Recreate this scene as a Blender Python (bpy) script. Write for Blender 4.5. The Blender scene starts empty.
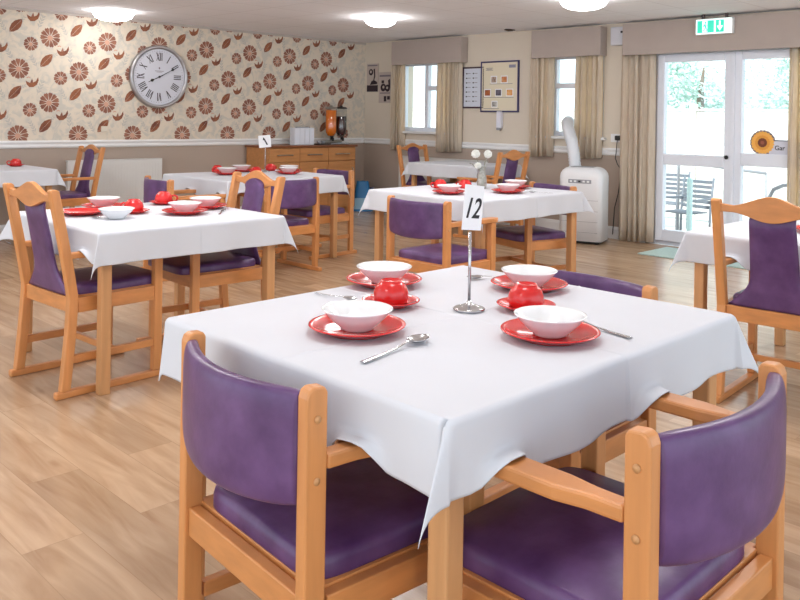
import bpy, bmesh, math, random
from mathutils import Vector, Matrix
random.seed(7)
sc = bpy.context.scene
COL = sc.collection
PI = math.pi
CEIL = 2.332; YL = 8.709; XR = 7.972

# ------------------------------------------------------------------ colours / materials
def lin(r, g, b):
    f = lambda c: (c/255/12.92) if c/255 <= .04045 else ((c/255+.055)/1.055)**2.4
    return (f(r), f(g), f(b), 1)

def new_mat(name):
    m = bpy.data.materials.new(name); m.use_nodes = True
    return m, m.node_tree.nodes, m.node_tree.links, m.node_tree.nodes['Principled BSDF']

def mat(name, rgb, rough=.5, metal=0, spec=.5, var=0, scale=(6, 6, 6), bump=0, bscale=80, rgb2=None, coat=0, detail=4):
    m, N, L, p = new_mat(name)
    c = lin(*rgb)
    p.inputs['Base Color'].default_value = c
    p.inputs['Roughness'].default_value = rough
    p.inputs['Metallic'].default_value = metal
    p.inputs['Specular IOR Level'].default_value = spec
    p.inputs['Coat Weight'].default_value = coat
    tc = None
    if var or rgb2 or bump:
        tc = N.new('ShaderNodeTexCoord')
    if var or rgb2:
        mp = N.new('ShaderNodeMapping'); mp.inputs['Scale'].default_value = scale
        L.new(tc.outputs['Object'], mp.inputs['Vector'])
        nz = N.new('ShaderNodeTexNoise'); nz.inputs['Scale'].default_value = 1; nz.inputs['Detail'].default_value = detail
        L.new(mp.outputs['Vector'], nz.inputs['Vector'])
        rp = N.new('ShaderNodeValToRGB')
        rp.color_ramp.elements[0].position = .3; rp.color_ramp.elements[1].position = .7
        c2 = lin(*rgb2) if rgb2 else tuple(min(1, x*(1+var)) for x in c[:3])+(1,)
        c1 = c if rgb2 else tuple(x*(1-var) for x in c[:3])+(1,)
        rp.color_ramp.elements[0].color = c1; rp.color_ramp.elements[1].color = c2
        L.new(nz.outputs['Fac'], rp.inputs['Fac']); L.new(rp.outputs['Color'], p.inputs['Base Color'])
    if bump:
        nb = N.new('ShaderNodeTexNoise'); nb.inputs['Scale'].default_value = bscale; nb.inputs['Detail'].default_value = 3
        L.new(tc.outputs['Object'], nb.inputs['Vector'])
        b = N.new('ShaderNodeBump'); b.inputs['Strength'].default_value = bump; b.inputs['Distance'].default_value = .004
        L.new(nb.outputs['Fac'], b.inputs['Height']); L.new(b.outputs['Normal'], p.inputs['Normal'])
    return m

def emit(name, rgb, s):
    m, N, L, p = new_mat(name)
    p.inputs['Base Color'].default_value = lin(*rgb)
    p.inputs['Emission Color'].default_value = lin(*rgb)
    p.inputs['Emission Strength'].default_value = s
    return m

WOODV = mat('beech_upright', (209, 142, 84), .38, var=.13, scale=(26, 26, 2.2), coat=.15)
WOODH = mat('beech_rail', (206, 138, 80), .38, var=.13, scale=(7, 7, 30), coat=.15)
TWOOD = mat('beech_table', (203, 150, 100), .42, var=.10, scale=(30, 30, 2.5))
CAB = mat('cabinet_oak', (190, 132, 80), .45, var=.10, scale=(3, 30, 30))
CABD = mat('cabinet_edge', (128, 74, 40), .45, var=.08, scale=(3, 30, 30))
VINYL = mat('purple_vinyl', (76, 45, 92), .36, spec=.5, rgb2=(106, 74, 122), scale=(11, 11, 11), bump=.12, bscale=60, detail=8)
VINYLD = mat('purple_vinyl_dark', (62, 44, 86), .42, rgb2=(72, 50, 96), scale=(6, 6, 6), bump=.1, bscale=60)
CLOTH = mat('white_tablecloth', (212, 215, 222), .85, spec=.2, var=.015, scale=(5, 5, 5), bump=.10, bscale=9)
RED = mat('red_glaze', (208, 30, 30), .22, spec=.5, coat=.3)
WHITE = mat('white_glaze', (236, 238, 240), .18, spec=.5, coat=.4)
STEEL = mat('polished_steel', (190, 190, 192), .22, metal=1)
SATIN = mat('satin_steel', (165, 160, 150), .4, metal=1)
WPAINT = mat('white_paint', (232, 232, 232), .4)
PVC = mat('white_frame_plastic', (226, 230, 240), .35)
CEILW = None
TAUPE = mat('taupe_wall_paint', (176, 160, 147), .8, var=.02, scale=(2, 2, 2))
CREAM = mat('cream_wall_paint', (214, 203, 187), .8, var=.015, scale=(2, 2, 2))
PELM = mat('pelmet_fabric', (176, 163, 155), .85, bump=.1, bscale=120, var=.02)
BLACK = mat('black_plastic', (18, 17, 18), .4)
INK = mat('black_ink', (24, 22, 30), .6)
GREYINK = mat('grey_print', (120, 110, 120), .7)
PAPER = mat('white_paper', (240, 240, 242), .7)
BLUEF = mat('blue_board_frame', (56, 52, 98), .5)
MAROON = mat('dark_board_frame', (62, 34, 48), .5)
BOARD = mat('cream_board', (224, 214, 190), .75)
SHEET = mat('pale_sheet', (208, 214, 226), .7)
RADW = mat('radiator_enamel', (222, 222, 220), .35)
ACW = mat('white_appliance_plastic', (232, 233, 236), .3)
GREYP = mat('grey_plastic', (150, 152, 158), .4)
BLUEBAG = mat('blue_bag_plastic', (38, 120, 178), .45)
PALEBAG = mat('pale_blue_print', (150, 190, 215), .5)
NAVYBAG = mat('navy_bag_plastic', (52, 56, 92), .5)
MATG = mat('grey_green_mat', (176, 198, 192), .95, var=.08, scale=(60, 60, 60))
GLOW = emit('lamp_diffuser', (255, 253, 252), 44)
GLOWS = emit('lamp_diffuser_soft', (255, 253, 252), 16)
SIGNW = emit('lit_sign_white', (235, 255, 250), .9)
SIGNG = emit('lit_sign_green', (50, 200, 170), .75)
ORANGE = mat('orange_juice', (240, 122, 14), .2, coat=.4)
DARKJ = mat('blackcurrant_juice', (58, 26, 34), .2, coat=.4)
BROWN1 = mat('petal_brown', (166, 114, 92), .8, rgb2=(126, 80, 66), scale=(14, 14, 14))
BROWN2 = mat('leaf_brown', (162, 102, 68), .8, rgb2=(116, 70, 56), scale=(12, 12, 12))
PEACH = mat('flower_heart', (206, 160, 138), .8)
GSKETCH = mat('sketched_leaf_grey', (190, 186, 178), .85)
PETALY = mat('sunflower_petal', (240, 178, 84), .6)
SEEDB = mat('sunflower_seed', (112, 58, 36), .7)
CLOCKF = mat('clock_face', (208, 210, 220), .5)
ALU = mat('brushed_rim', (172, 170, 172), .32, metal=.8)
NUMI = mat('numeral_ink', (60, 52, 56), .6)
FENCEM = mat('pale_fence_timber', (232, 228, 220), .8, var=.05, scale=(2, 2, 30))
LEAFM = mat('tree_leaf_pale', (176, 206, 194), .8, rgb2=(206, 228, 218), scale=(.9, .9, .9))
BARK = mat('tree_bark', (120, 105, 90), .9)
GCHAIR = mat('garden_slats', (118, 126, 136), .6)
TEAL = mat('faded_teal_paint', (196, 222, 220), .6)
CREASE = mat('petal_white', (245, 245, 240), .7)
STEMG = mat('grey_green_stem', (150, 150, 138), .7)

def glass(name, tint=(255, 255, 255), fac=.08):
    m, N, L, p = new_mat(name)
    N.remove(p)
    t = N.new('ShaderNodeBsdfTransparent'); t.inputs['Color'].default_value = lin(*tint)
    g = N.new('ShaderNodeBsdfGlossy'); g.inputs['Roughness'].default_value = .02
    mx = N.new('ShaderNodeMixShader'); mx.inputs['Fac'].default_value = fac
    L.new(t.outputs[0], mx.inputs[1]); L.new(g.outputs[0], mx.inputs[2])
    L.new(mx.outputs[0], N['Material Output'].inputs['Surface'])
    return m
GLASS = glass('window_glass', (250, 254, 254), .06)
JAR = glass('clear_jar', (246, 248, 248), .09)

def curtain_mat():
    m, N, L, p = new_mat('beige_curtain_weave')
    tc = N.new('ShaderNodeTexCoord'); mp = N.new('ShaderNodeMapping'); mp.inputs['Scale'].default_value = (60, 60, 8)
    nz = N.new('ShaderNodeTexNoise'); nz.inputs['Scale'].default_value = 1
    rp = N.new('ShaderNodeValToRGB'); rp.color_ramp.elements[0].color = lin(216, 206, 190); rp.color_ramp.elements[1].color = lin(238, 230, 216)
    rp.color_ramp.elements[0].position = .3; rp.color_ramp.elements[1].position = .7
    L.new(tc.outputs['Object'], mp.inputs['Vector']); L.new(mp.outputs['Vector'], nz.inputs['Vector']); L.new(nz.outputs['Fac'], rp.inputs['Fac'])
    L.new(rp.outputs['Color'], p.inputs['Base Color']); p.inputs['Roughness'].default_value = .9
    tr = N.new('ShaderNodeBsdfTranslucent'); tr.inputs['Color'].default_value = lin(250, 226, 184)
    mx = N.new('ShaderNodeMixShader'); mx.inputs['Fac'].default_value = .4
    L.new(p.outputs[0], mx.inputs[1]); L.new(tr.outputs[0], mx.inputs[2]); L.new(mx.outputs[0], N['Material Output'].inputs['Surface'])
    return m
CURT = curtain_mat()

def floor_mat():
    m, N, L, p = new_mat('oak_plank_vinyl')
    tc = N.new('ShaderNodeTexCoord')
    mp = N.new('ShaderNodeMapping'); mp.inputs['Rotation'].default_value = (0, 0, PI/2)
    L.new(tc.outputs['Object'], mp.inputs['Vector'])
    br = N.new('ShaderNodeTexBrick')
    br.offset = .37; br.inputs['Scale'].default_value = 1; br.inputs['Brick Width'].default_value = 1.22; br.inputs['Row Height'].default_value = .184
    br.inputs['Mortar Size'].default_value = .0012; br.inputs['Mortar Smooth'].default_value = .3; br.inputs['Bias'].default_value = 0
    br.inputs['Color1'].default_value = (0, 0, 0, 1); br.inputs['Color2'].default_value = (1, 1, 1, 1); br.inputs['Mortar'].default_value = (.3, .3, .3, 1)
    L.new(mp.outputs['Vector'], br.inputs['Vector'])
    # grain, streched along the plank, shifted per plank
    sx = N.new('ShaderNodeVectorMath'); sx.operation = 'MULTIPLY'; sx.inputs[1].default_value = (2.2, 16, 1)
    L.new(mp.outputs['Vector'], sx.inputs[0])
    ad = N.new('ShaderNodeVectorMath'); ad.operation = 'MULTIPLY_ADD'; ad.inputs[1].default_value = (7, 5, 3)
    L.new(br.outputs['Color'], ad.inputs[0]); L.new(sx.outputs[0], ad.inputs[2])
    nz = N.new('ShaderNodeTexNoise'); nz.inputs['Scale'].default_value = 1; nz.inputs['Detail'].default_value = 6; nz.inputs['Distortion'].default_value = .8
    L.new(ad.outputs[0], nz.inputs['Vector'])
    rp = N.new('ShaderNodeValToRGB'); e = rp.color_ramp.elements
    e[0].position = .22; e[0].color = lin(160, 127, 97); e[1].position = .82; e[1].color = lin(204, 176, 146)
    L.new(nz.outputs['Fac'], rp.inputs['Fac'])
    pv = N.new('ShaderNodeValToRGB'); e = pv.color_ramp.elements
    e[0].color = (.80, .78, .76, 1); e[1].color = (1.1, 1.1, 1.1, 1)
    L.new(br.outputs['Color'], pv.inputs['Fac'])
    mu = N.new('ShaderNodeMix'); mu.data_type = 'RGBA'; mu.blend_type = 'MULTIPLY'; mu.inputs['Factor'].default_value = 1
    L.new(rp.outputs['Color'], mu.inputs[6]); L.new(pv.outputs['Color'], mu.inputs[7])
    # knots
    kn = N.new('ShaderNodeTexNoise'); kn.inputs['Scale'].default_value = 1; kn.inputs['Detail'].default_value = 2
    kv = N.new('ShaderNodeVectorMath'); kv.operation = 'MULTIPLY'; kv.inputs[1].default_value = (3.5, 9, 1)
    L.new(mp.outputs['Vector'], kv.inputs[0]); L.new(kv.outputs[0], kn.inputs['Vector'])
    kr = N.new('ShaderNodeValToRGB'); e = kr.color_ramp.elements
    e[0].position = .66; e[0].color = (1, 1, 1, 1); e[1].position = .78; e[1].color = (.72, .64, .58, 1)
    L.new(kn.outputs['Fac'], kr.inputs['Fac'])
    m2 = N.new('ShaderNodeMix'); m2.data_type = 'RGBA'; m2.blend_type = 'MULTIPLY'; m2.inputs['Factor'].default_value = 1
    L.new(mu.outputs[2], m2.inputs[6]); L.new(kr.outputs['Color'], m2.inputs[7])
    mo = N.new('ShaderNodeMix'); mo.data_type = 'RGBA'; mo.inputs[7].default_value = lin(128, 96, 68)
    fm = N.new('ShaderNodeMath'); fm.operation = 'MULTIPLY'; fm.inputs[1].default_value = .28
    L.new(br.outputs['Fac'], fm.inputs[0]); L.new(fm.outputs[0], mo.inputs['Factor'])
    L.new(m2.outputs[2], mo.inputs[6]); L.new(mo.outputs[2], p.inputs['Base Color'])
    p.inputs['Roughness'].default_value = .21; p.inputs['Specular IOR Level'].default_value = .5
    return m

def tile_mat(name, rgb, line, w, rough=.9, off=0, ms=.006, shift=(0, 0, 0)):
    m, N, L, p = new_mat(name)
    tc = N.new('ShaderNodeTexCoord'); br = N.new('ShaderNodeTexBrick')
    mp = N.new('ShaderNodeMapping'); mp.inputs['Location'].default_value = shift
    br.offset = off; br.inputs['Scale'].default_value = 1; br.inputs['Brick Width'].default_value = w[0]; br.inputs['Row Height'].default_value = w[1]
    br.inputs['Mortar Size'].default_value = ms; br.inputs['Mortar Smooth'].default_value = .4
    c = lin(*rgb)
    br.inputs['Color1'].default_value = c; br.inputs['Color2'].default_value = tuple(x*.97 for x in c[:3])+(1,)
    br.inputs['Mortar'].default_value = lin(*line)
    L.new(tc.outputs['Object'], mp.inputs['Vector']); L.new(mp.outputs['Vector'], br.inputs['Vector']); L.new(br.outputs['Color'], p.inputs['Base Color'])
    p.inputs['Roughness'].default_value = rough
    return m
FLOORM = floor_mat()
CEILM = tile_mat('ceiling_tile', (246, 247, 252), (222, 222, 227), (.6, .6))
PATIO = tile_mat('pale_paving', (226, 226, 222), (196, 196, 192), (.6, .45), off=.5)

def wallpaper_mat():
    m, N, L, p = new_mat('cream_wallpaper')
    tc = N.new('ShaderNodeTexCoord'); nz = N.new('ShaderNodeTexNoise'); nz.inputs['Scale'].default_value = 9; nz.inputs['Detail'].default_value = 5
    nz.inputs['Distortion'].default_value = 1.5
    rp = N.new('ShaderNodeValToRGB'); e = rp.color_ramp.elements
    e[0].position = .46; e[0].color = lin(222, 210, 192); e[1].position = .60; e[1].color = lin(204, 198, 186)
    L.new(tc.outputs['Object'], nz.inputs['Vector']); L.new(nz.outputs['Fac'], rp.inputs['Fac']); L.new(rp.outputs['Color'], p.inputs['Base Color'])
    p.inputs['Roughness'].default_value = .75
    return m
WALLP = wallpaper_mat()

# ------------------------------------------------------------------ mesh builder
class MB:
    def __init__(s): s.bm = bmesh.new(); s.mi = 0
    def _fin(s, verts, faces_before, smooth=False):
        for f in s.bm.faces:
            if f.index == -1 or f not in faces_before: pass
    def box(s, x0, x1, y0, y1, z0, z1, bev=0, seg=2, M=None):
        bm2 = bmesh.new()
        bmesh.ops.create_cube(bm2, size=1)
        for v in bm2.verts:
            v.co = Vector(((x0+x1)/2+v.co.x*(x1-x0), (y0+y1)/2+v.co.y*(y1-y0), (z0+z1)/2+v.co.z*(z1-z0)))
        if bev: bmesh.ops.bevel(bm2, geom=list(bm2.edges), offset=bev, segments=seg, affect='EDGES', profile=.5)
        return s.merge(bm2, M)
    def merge(s, bm2, M=None):
        bm2.verts.index_update()
        vs = [s.bm.verts.new(M @ v.co if M else v.co) for v in bm2.verts]
        for f in bm2.faces:
            try:
                n = s.bm.faces.new([vs[v.index] for v in f.verts]); n.material_index = s.mi; n.smooth = f.smooth
            except ValueError: pass
        bm2.free(); return s
    def prism(s, poly, d0, d1, axis='y', bev=0, M=None):
        """extrude 2-D outline between d0 and d1 along axis; outline in the other two axes (x,z) (x,y) (y,z)"""
        def P(a, b, d): return {'y': (a, d, b), 'z': (a, b, d), 'x': (d, a, b)}[axis]
        bm2 = bmesh.new()
        a = [bm2.verts.new(P(*p, d0)) for p in poly]; b = [bm2.verts.new(P(*p, d1)) for p in poly]
        n = len(poly)
        bm2.faces.new(a); bm2.faces.new(b[::-1])
        for i in range(n): bm2.faces.new((a[i], b[i], b[(i+1) % n], a[(i+1) % n]))
        bmesh.ops.recalc_face_normals(bm2, faces=list(bm2.faces))
        if bev:
            ed = [e for e in bm2.edges if len(e.link_faces) == 2 and e.calc_face_angle(0) > .5]
            bmesh.ops.bevel(bm2, geom=ed, offset=bev, segments=2, affect='EDGES', profile=.5)
        return s.merge(bm2, M)
    def flat(s, poly, fn):
        try:
            f = s.bm.faces.new([s.bm.verts.new(fn(*p)) for p in poly]); f.material_index = s.mi
        except ValueError: pass
        return s
    def lathe(s, prof, n=32, c=(0, 0, 0), axis='z', cap=True):
        rings = []
        for r, z in prof:
            if r < 1e-6:
                rings.append([s.bm.verts.new(s._ax(0, 0, z, c, axis))])
            else:
                rings.append([s.bm.verts.new(s._ax(r*math.cos(2*PI*i/n), r*math.sin(2*PI*i/n), z, c, axis)) for i in range(n)])
        for A, B in zip(rings, rings[1:]):
            for i in range(n):
                j = (i+1) % n
                if len(A) == 1 and len(B) == 1: continue
                if len(A) == 1: f = (A[0], B[j], B[i])
                elif len(B) == 1: f = (A[i], A[j], B[0])
                else: f = (A[i], A[j], B[j], B[i])
                n_ = s.bm.faces.new(f); n_.material_index = s.mi; n_.smooth = True
        if cap:
            for R in (rings[0], rings[-1]):
                if len(R) > 2:
                    try: s.bm.faces.new(R).material_index = s.mi
                    except ValueError: pass
        return s
    def _ax(s, a, b, h, c, axis):
        p = {'z': (a, b, h), 'y': (a, h, b), 'x': (h, a, b)}[axis]
        return (p[0]+c[0], p[1]+c[1], p[2]+c[2])
    def tube(s, pts, r, n=10, cap=True):
        pts = [Vector(p) for p in pts]; rs = r if isinstance(r, (list, tuple)) else [r]*len(pts)
        rings = []; up = None
        for i, p in enumerate(pts):
            t = (pts[min(i+1, len(pts)-1)]-pts[max(i-1, 0)]).normalized()
            if up is None:
                up = Vector((0, 0, 1)) if abs(t.z) < .9 else Vector((1, 0, 0))
            a = t.cross(up).normalized(); b = a.cross(t).normalized(); up = b
            rings.append([s.bm.verts.new(p+(a*math.cos(2*PI*k/n)+b*math.sin(2*PI*k/n))*rs[i]) for k in range(n)])
        for A, B in zip(rings, rings[1:]):
            for k in range(n):
                f = s.bm.faces.new((A[k], A[(k+1) % n], B[(k+1) % n], B[k])); f.smooth = True; f.material_index = s.mi
        if cap:
            s.bm.faces.new(rings[0][::-1]).material_index = s.mi; s.bm.faces.new(rings[-1]).material_index = s.mi
        return s
    def grid(s, fn, us, vs, smooth=True, closeu=False):
        V = [[s.bm.verts.new(fn(u, v)) for v in vs] for u in us]
        nu = len(us)
        for i in range(nu if closeu else nu-1):
            for j in range(len(vs)-1):
                a = V[i]; b = V[(i+1) % nu]
                f = s.bm.faces.new((a[j], b[j], b[j+1], a[j+1])); f.smooth = smooth; f.material_index = s.mi
        return V
    def build(s, name, mats, parent=None, smooth=False):
        bmesh.ops.remove_doubles(s.bm, verts=list(s.bm.verts), dist=1e-5)
        bmesh.ops.recalc_face_normals(s.bm, faces=list(s.bm.faces))
        if smooth:
            for f in s.bm.faces: f.smooth = True
        me = bpy.data.meshes.new(name); s.bm.to_mesh(me); s.bm.free()
        for m in (mats if isinstance(mats, (list, tuple)) else [mats]): me.materials.append(m)
        o = bpy.data.objects.new(name, me); COL.objects.link(o)
        if parent: o.parent = parent
        return o

def tag(o, label, cat, group=None):
    o['label'] = label; o['category'] = cat
    if group: o['group'] = group
    return o
def struct(o):
    o['kind'] = 'structure'; return o
def thing(name, label=None, cat=None, loc=(0, 0, 0), rz=0, group=None):
    o = bpy.data.objects.new(name, None); COL.objects.link(o)
    o.empty_display_size = .1
    o.location = loc; o.rotation_euler = (0, 0, rz)
    if label: tag(o, label, cat, group)
    return o
def copy_tree(o, parent=None):
    c = o.copy(); COL.objects.link(c)
    if parent: c.parent = parent
    for ch in list(o.children): copy_tree(ch, c)
    return c
USED = set()
def place(proto, loc, rz, label, cat, group=None):
    o = proto if proto.name not in USED else copy_tree(proto)
    USED.add(o.name)
    o.location = loc; o.rotation_euler = (0, 0, rz)
    return tag(o, label, cat, group)
def R(d): return math.radians(d)

# ------------------------------------------------------------------ the room
m = MB(); m.box(-2.6, XR+.0, -2.6, YL, -.12, 0)
struct(m.build('floor', FLOORM))
m = MB(); m.box(-2.6, XR+.28, -2.6, YL+.2, CEIL, CEIL+.2)
struct(m.build('ceiling', CEILM))

def wallpaper_motifs(m, y):
    fn = lambda x, z, d: (x, y-d, z)
    def blob(cx, cz, pts, d):
        q = [(cx+a, max(.981, min(CEIL-.006, cz+b)), d) for a, b in pts]
        if max(z for _, z, _ in q)-min(z for _, z, _ in q) > .004: m.flat(q, fn)
    def flower(cx, cz, r, n, ph, gap=()):
        m.mi = 2
        for k in range(n):
            if k in gap: continue
            a = ph+2*PI*k/n; w = PI/n*.95
            pts = []
            for q, rr in ((-.25, .22), (-.9, .62), (-1, .86), (-.55, 1.0), (-.12, .93), (.25, 1.02), (.85, .93), (1, .7), (.3, .22)):
                pts.append((r*rr*math.cos(a+w*q), r*rr*math.sin(a+w*q)))
            blob(cx, cz, pts, .0012)
        m.mi = 4
        blob(cx-.03*r, cz-.06*r, [(r*.27*math.cos(2*PI*k/12), r*.27*math.sin(2*PI*k/12)) for k in range(12)], .0018)
    def leaf(cx, cz, L, W, ang):
        ca, sa = math.cos(ang), math.sin(ang)
        for sgn in (1, -1):
            m.mi = 3
            up = [(-.5, 0), (-.35, .26), (-.1, .46), (.15, .44), (.36, .22), (.5, 0)]
            pts = [(t*L, sgn*(w*W+.004 if 0 < w else .001)) for t, w in up]+[(.5*L, sgn*.0008), (-.5*L, sgn*.0008)]
            blob(cx, cz, [(a*ca-b*sa, a*sa+b*ca) for a, b in pts], .0012)
    def bud(cx, cz, s):
        m.mi = 3
        blob(cx, cz, [(a*s, b*s) for a, b in ((-.55, .15), (-.35, .02), (-.15, -.05), (.0, .25), (.12, .0), (.35, .12), (.55, .5), (.6, .2), (.45, -.2), (.15, -.42), (-.2, -.45), (-.45, -.2))], .0012)
        m.mi = 4
        blob(cx, cz, [(a*s, b*s) for a, b in ((-.5, .42), (-.3, .52), (-.12, .42), (-.18, .36), (-.3, .42), (-.44, .34))], .0012)
        m.mi = 2
        blob(cx, cz, [(a*s, b*s) for a, b in ((-.14, .0), (.02, .35), (.1, .1), (.02, -.1))], .0016)
    def sprig(cx, cz, s, ang):
        m.mi = 5
        ca, sa = math.cos(ang), math.sin(ang)
        rot = lambda a, b: ((a*ca-b*sa)*s, (a*sa+b*ca)*s)
        blob(cx, cz, [rot(-.6, -.012), rot(.6, -.012), rot(.6, .012), rot(-.6, .012)], .0006)
        for t in (-.4, -.15, .1, .35):
            for sg in (1, -1):
                blob(cx, cz, [rot(t, 0), rot(t+.09, .12*sg), rot(t+.26, .2*sg), rot(t+.2, .06*sg)], .0006)
    zlo, zhi = .985, CEIL-.01
    def ok(z, r): return zlo-.4*r < z < zhi+.75*r
    for i in range(-6, 16):
        x = 3.495+.3125*i
        if x > XR-.12: continue
        for j in range(-3, 4):
            z = 2.057+.681*j-(.342 if i % 2 else 0)
            if ok(z, .10): 
                flower(x, z, .105, 11, .3+.13*(i % 3))
            if ok(z-.08, .05): flower(x-.198, z-.08, .073, 10, .1)
            if ok(z-.243, .06): leaf(x-.036, z-.243, .185, .085, R(48))
            if ok(z-.135, .05) and x+.131 < XR-.09: bud(x+.131, z-.135, .115)
            if ok(z+.15, .07): sprig(x-.1, z+.15, .14, R(70+25*(i % 3)))
            if ok(z-.05, .07): sprig(x+.02, z-.19, .10, R(20+35*(j % 2)))
            if ok(z+.12, .07) and x+.15 < XR-.09: sprig(x+.15, z+.08, .12, R(120))

m = MB(); m.mi = 0; m.box(-2.6, XR+.2, YL, YL+.15, .94, CEIL)
m.mi = 1; m.box(-2.6, XR+.2, YL, YL+.15, 0, .94)
wallpaper_motifs(m, YL)
struct(m.build('wall_left', [WALLP, TAUPE, BROWN1, BROWN2, PEACH, GSKETCH]))

# openings in the window wall: (y0, y1, z0, z1)
W1 = (6.98, 8.02, 1.09, 2.03); W2 = (4.83, 5.68, 1.09, 2.03); DR = (2.42, 4.275, 0, 2.05)
def wall_right():
    m = MB(); x0, x1 = XR, XR+.28
    ys = sorted([-2.6, YL, W1[0], W1[1], W2[0], W2[1], DR[0], DR[1]])
    for a, b in zip(ys, ys[1:]):
        op = next((o for o in (W1, W2, DR) if abs(o[0]-a) < 1e-6), None)
        segs = [(0, CEIL)] if not op else ([(0, op[2])] if op[2] > 0 else [])+[(op[3], CEIL)]
        for z0, z1 in segs:
            for lo, hi, mi in ((0, .94, 1), (.94, CEIL, 0)):
                c, d = max(z0, lo), min(z1, hi)
                if d > c: m.mi = mi; m.box(x0, x1, a, b, c, d)
    struct(m.build('wall_right', [CREAM, TAUPE]))
wall_right()

def rail(name, x0, x1, y0, y1, prof):
    """long moulding along X or Y from a small profile (offset from wall, z)"""
    m = MB()
    if x0 == x1: m.prism([(x0-a, z) for a, z in prof], y0, y1, 'y')
    else: m.prism([(y0-a, z) for a, z in prof], x0, x1, 'x')
    return struct(m.build(name, WPAINT))
dado = [(0, .898), (.014, .902), (.020, .915), (.016, .94), (.024, .962), (.018, .977), (0, .979)]
skirt = [(0, 0), (.018, 0), (.018, .10), (.010, .125), (0, .13)]
rail('trim_1', -2.6, XR-.024, YL, YL, dado)
for i, (a, b) in enumerate(((W1[1]+.02, YL-.02), (W2[1]+.02, W1[0]-.02), (DR[1]+.09, W2[0]-.02), (W1[0]-.02, W1[1]+.02), (W2[0]-.02, W2[1]+.02), (-2.6, DR[0]-.09))):
    rail('trim_%d' % (i+2), XR, XR, a, b, dado)
rail('baseboard_left', -2.6, XR-.02, YL, YL, skirt)
rail('baseboard_right', XR, XR, DR[1]+.03, YL, skirt)
m = MB(); m.box(-2.6, XR-.01, YL-.02, YL, CEIL-.025, CEIL-.001); struct(m.build('trim_ceiling_edge', mat('ceiling_edge_trim', (188, 178, 172), .7)))

def window(n, op, mull):
    y0, y1, z0, z1 = op; root = thing('window_%d' % n); struct(root)
    xa, xb = XR+.06, XR+.13
    m = MB(); f = .055
    for a, b, c, d in ((y0, y0+f, z0, z1), (y1-f, y1, z0, z1), (y0+f, y1-f, z0, z0+f), (y0+f, y1-f, z1-f, z1)):
        m.box(xa, xb, a, b, c, d, .006)
    for q in mull: m.box(xa, xb, q-.03, q+.03, z0+f, z1-f, .006)
    tz = z1-.36
    m.box(xa-.004, xb, y0+f, mull[0]-.03, tz-.03, tz+.03, .006)
    struct(m.build('window_frame', PVC, root))
    m = MB(); m.box(XR+.09, XR+.096, y0+f, y1-f, z0+f, z1-f); struct(m.build('window_glass', GLASS, root))
    m = MB(); m.box(XR-.05, XR+.06, y0-.04, y1+.04, z0-.03, z0+.002, .008); struct(m.build('window_sill', WPAINT, root))
window(1, W1, [7.56]); window(2, W2, [5.52])

def patio_door():
    y0, y1, _, z1 = DR; root = struct(thing('door_1'))
    xa, xb = XR+.03, XR+.11
    m = MB()
    for a, b, c, d in ((y0, y0+.07, 0, z1), (y1-.07, y1, 0, z1), (y0+.07, y1-.07, z1-.07, z1), (y0+.07, y1-.07, 0, .035)):
        m.box(xa, xb, a, b, c, d, .006)
    struct(m.build('door_frame', PVC, root))
    mid = 3.40
    def leaf(a, b, rz0, rz1):
        m = MB(); s = .085
        for p, q, c, d in ((a, a+s, .04, z1-.075), (b-s, b, .04, z1-.075), (a+s, b-s, z1-.075-s, z1-.075), (a+s, b-s, .04, .16), (a+s, b-s, rz0, rz1)):
            m.box(xa-.03, xb-.03, p, q, c, d, .008)
        # beads
        struct(m.build('door_leaf_frame', PVC, root))
        m = MB(); m.box(xa+.01, xa+.016, a+s, b-s, .16, z1-.16); struct(m.build('door_glass', GLASS, root))
    leaf(mid, y1-.07, .83, .945); leaf(y0+.07, mid, .86, .985)
    m = MB(); m.box(xa-.045, xa-.005, mid-.022, mid+.022, .05, z1-.08, .008); struct(m.build('door_cover_strip', PVC, root))
    m = MB(); m.lathe([(.014, 0), (.014, .02), (0, .02)], 16, (xa-.05, mid+.055, .935), 'x'); m.lathe([(.02, .015), (.02, .022), (0, .022)], 16, (xa-.055, mid+.055, .935), 'x')
    struct(m.build('door_lock', BLACK, root))
patio_door()

# sunflower sticker on the door glass
t = thing('sunflower_sign', 'round orange sunflower sign with grey name plate on the glass door', 'sign', (XR+.02, 3.115, 1.09))
def outline_ring(n, r, w): return [((r+(w if k % 2 else 0))*math.cos(2*PI*k/n), (r+(w if k % 2 else 0))*math.sin(2*PI*k/n)) for k in range(n)]
# sign faces the room (-x); sign-left is +y
def signpoly(name, pts, x0, x1, m_, par, dy=0, dz=0):
    m = MB(); m.prism([(-a+dy, b+dz) for a, b in pts], x0, x1, 'x'); return m.build(name, m_, par)
signpoly('backing', outline_ring(40, .117, .006), -.004, 0, GREYINK, t)
signpoly('plate', [(.06, -.115), (.42, -.115), (.42, .03), (.06, .03)], -.003, 0, mat('plate_edge_grey', (120, 124, 140), .6), t)
signpoly('plate_face', [(.06, -.105), (.41, -.105), (.41, .018), (.06, .018)], -.0045, -.0032, mat('plate_lilac_grey', (206, 208, 222), .6), t)
signpoly('petals', outline_ring(44, .100, .012), -.007, -.0048, PETALY, t)
signpoly('inner_petals', outline_ring(36, .066, .008), -.0085, -.0072, mat('sunflower_inner', (226, 154, 60), .6), t)
signpoly('seed_head', outline_ring(24, .042, .003), -.011, -.0086, SEEDB, t)
signpoly('seed_eye', outline_ring(18, .017, .003), -.0125, -.0111, mat('sunflower_eye', (150, 84, 64), .7), t)
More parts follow.
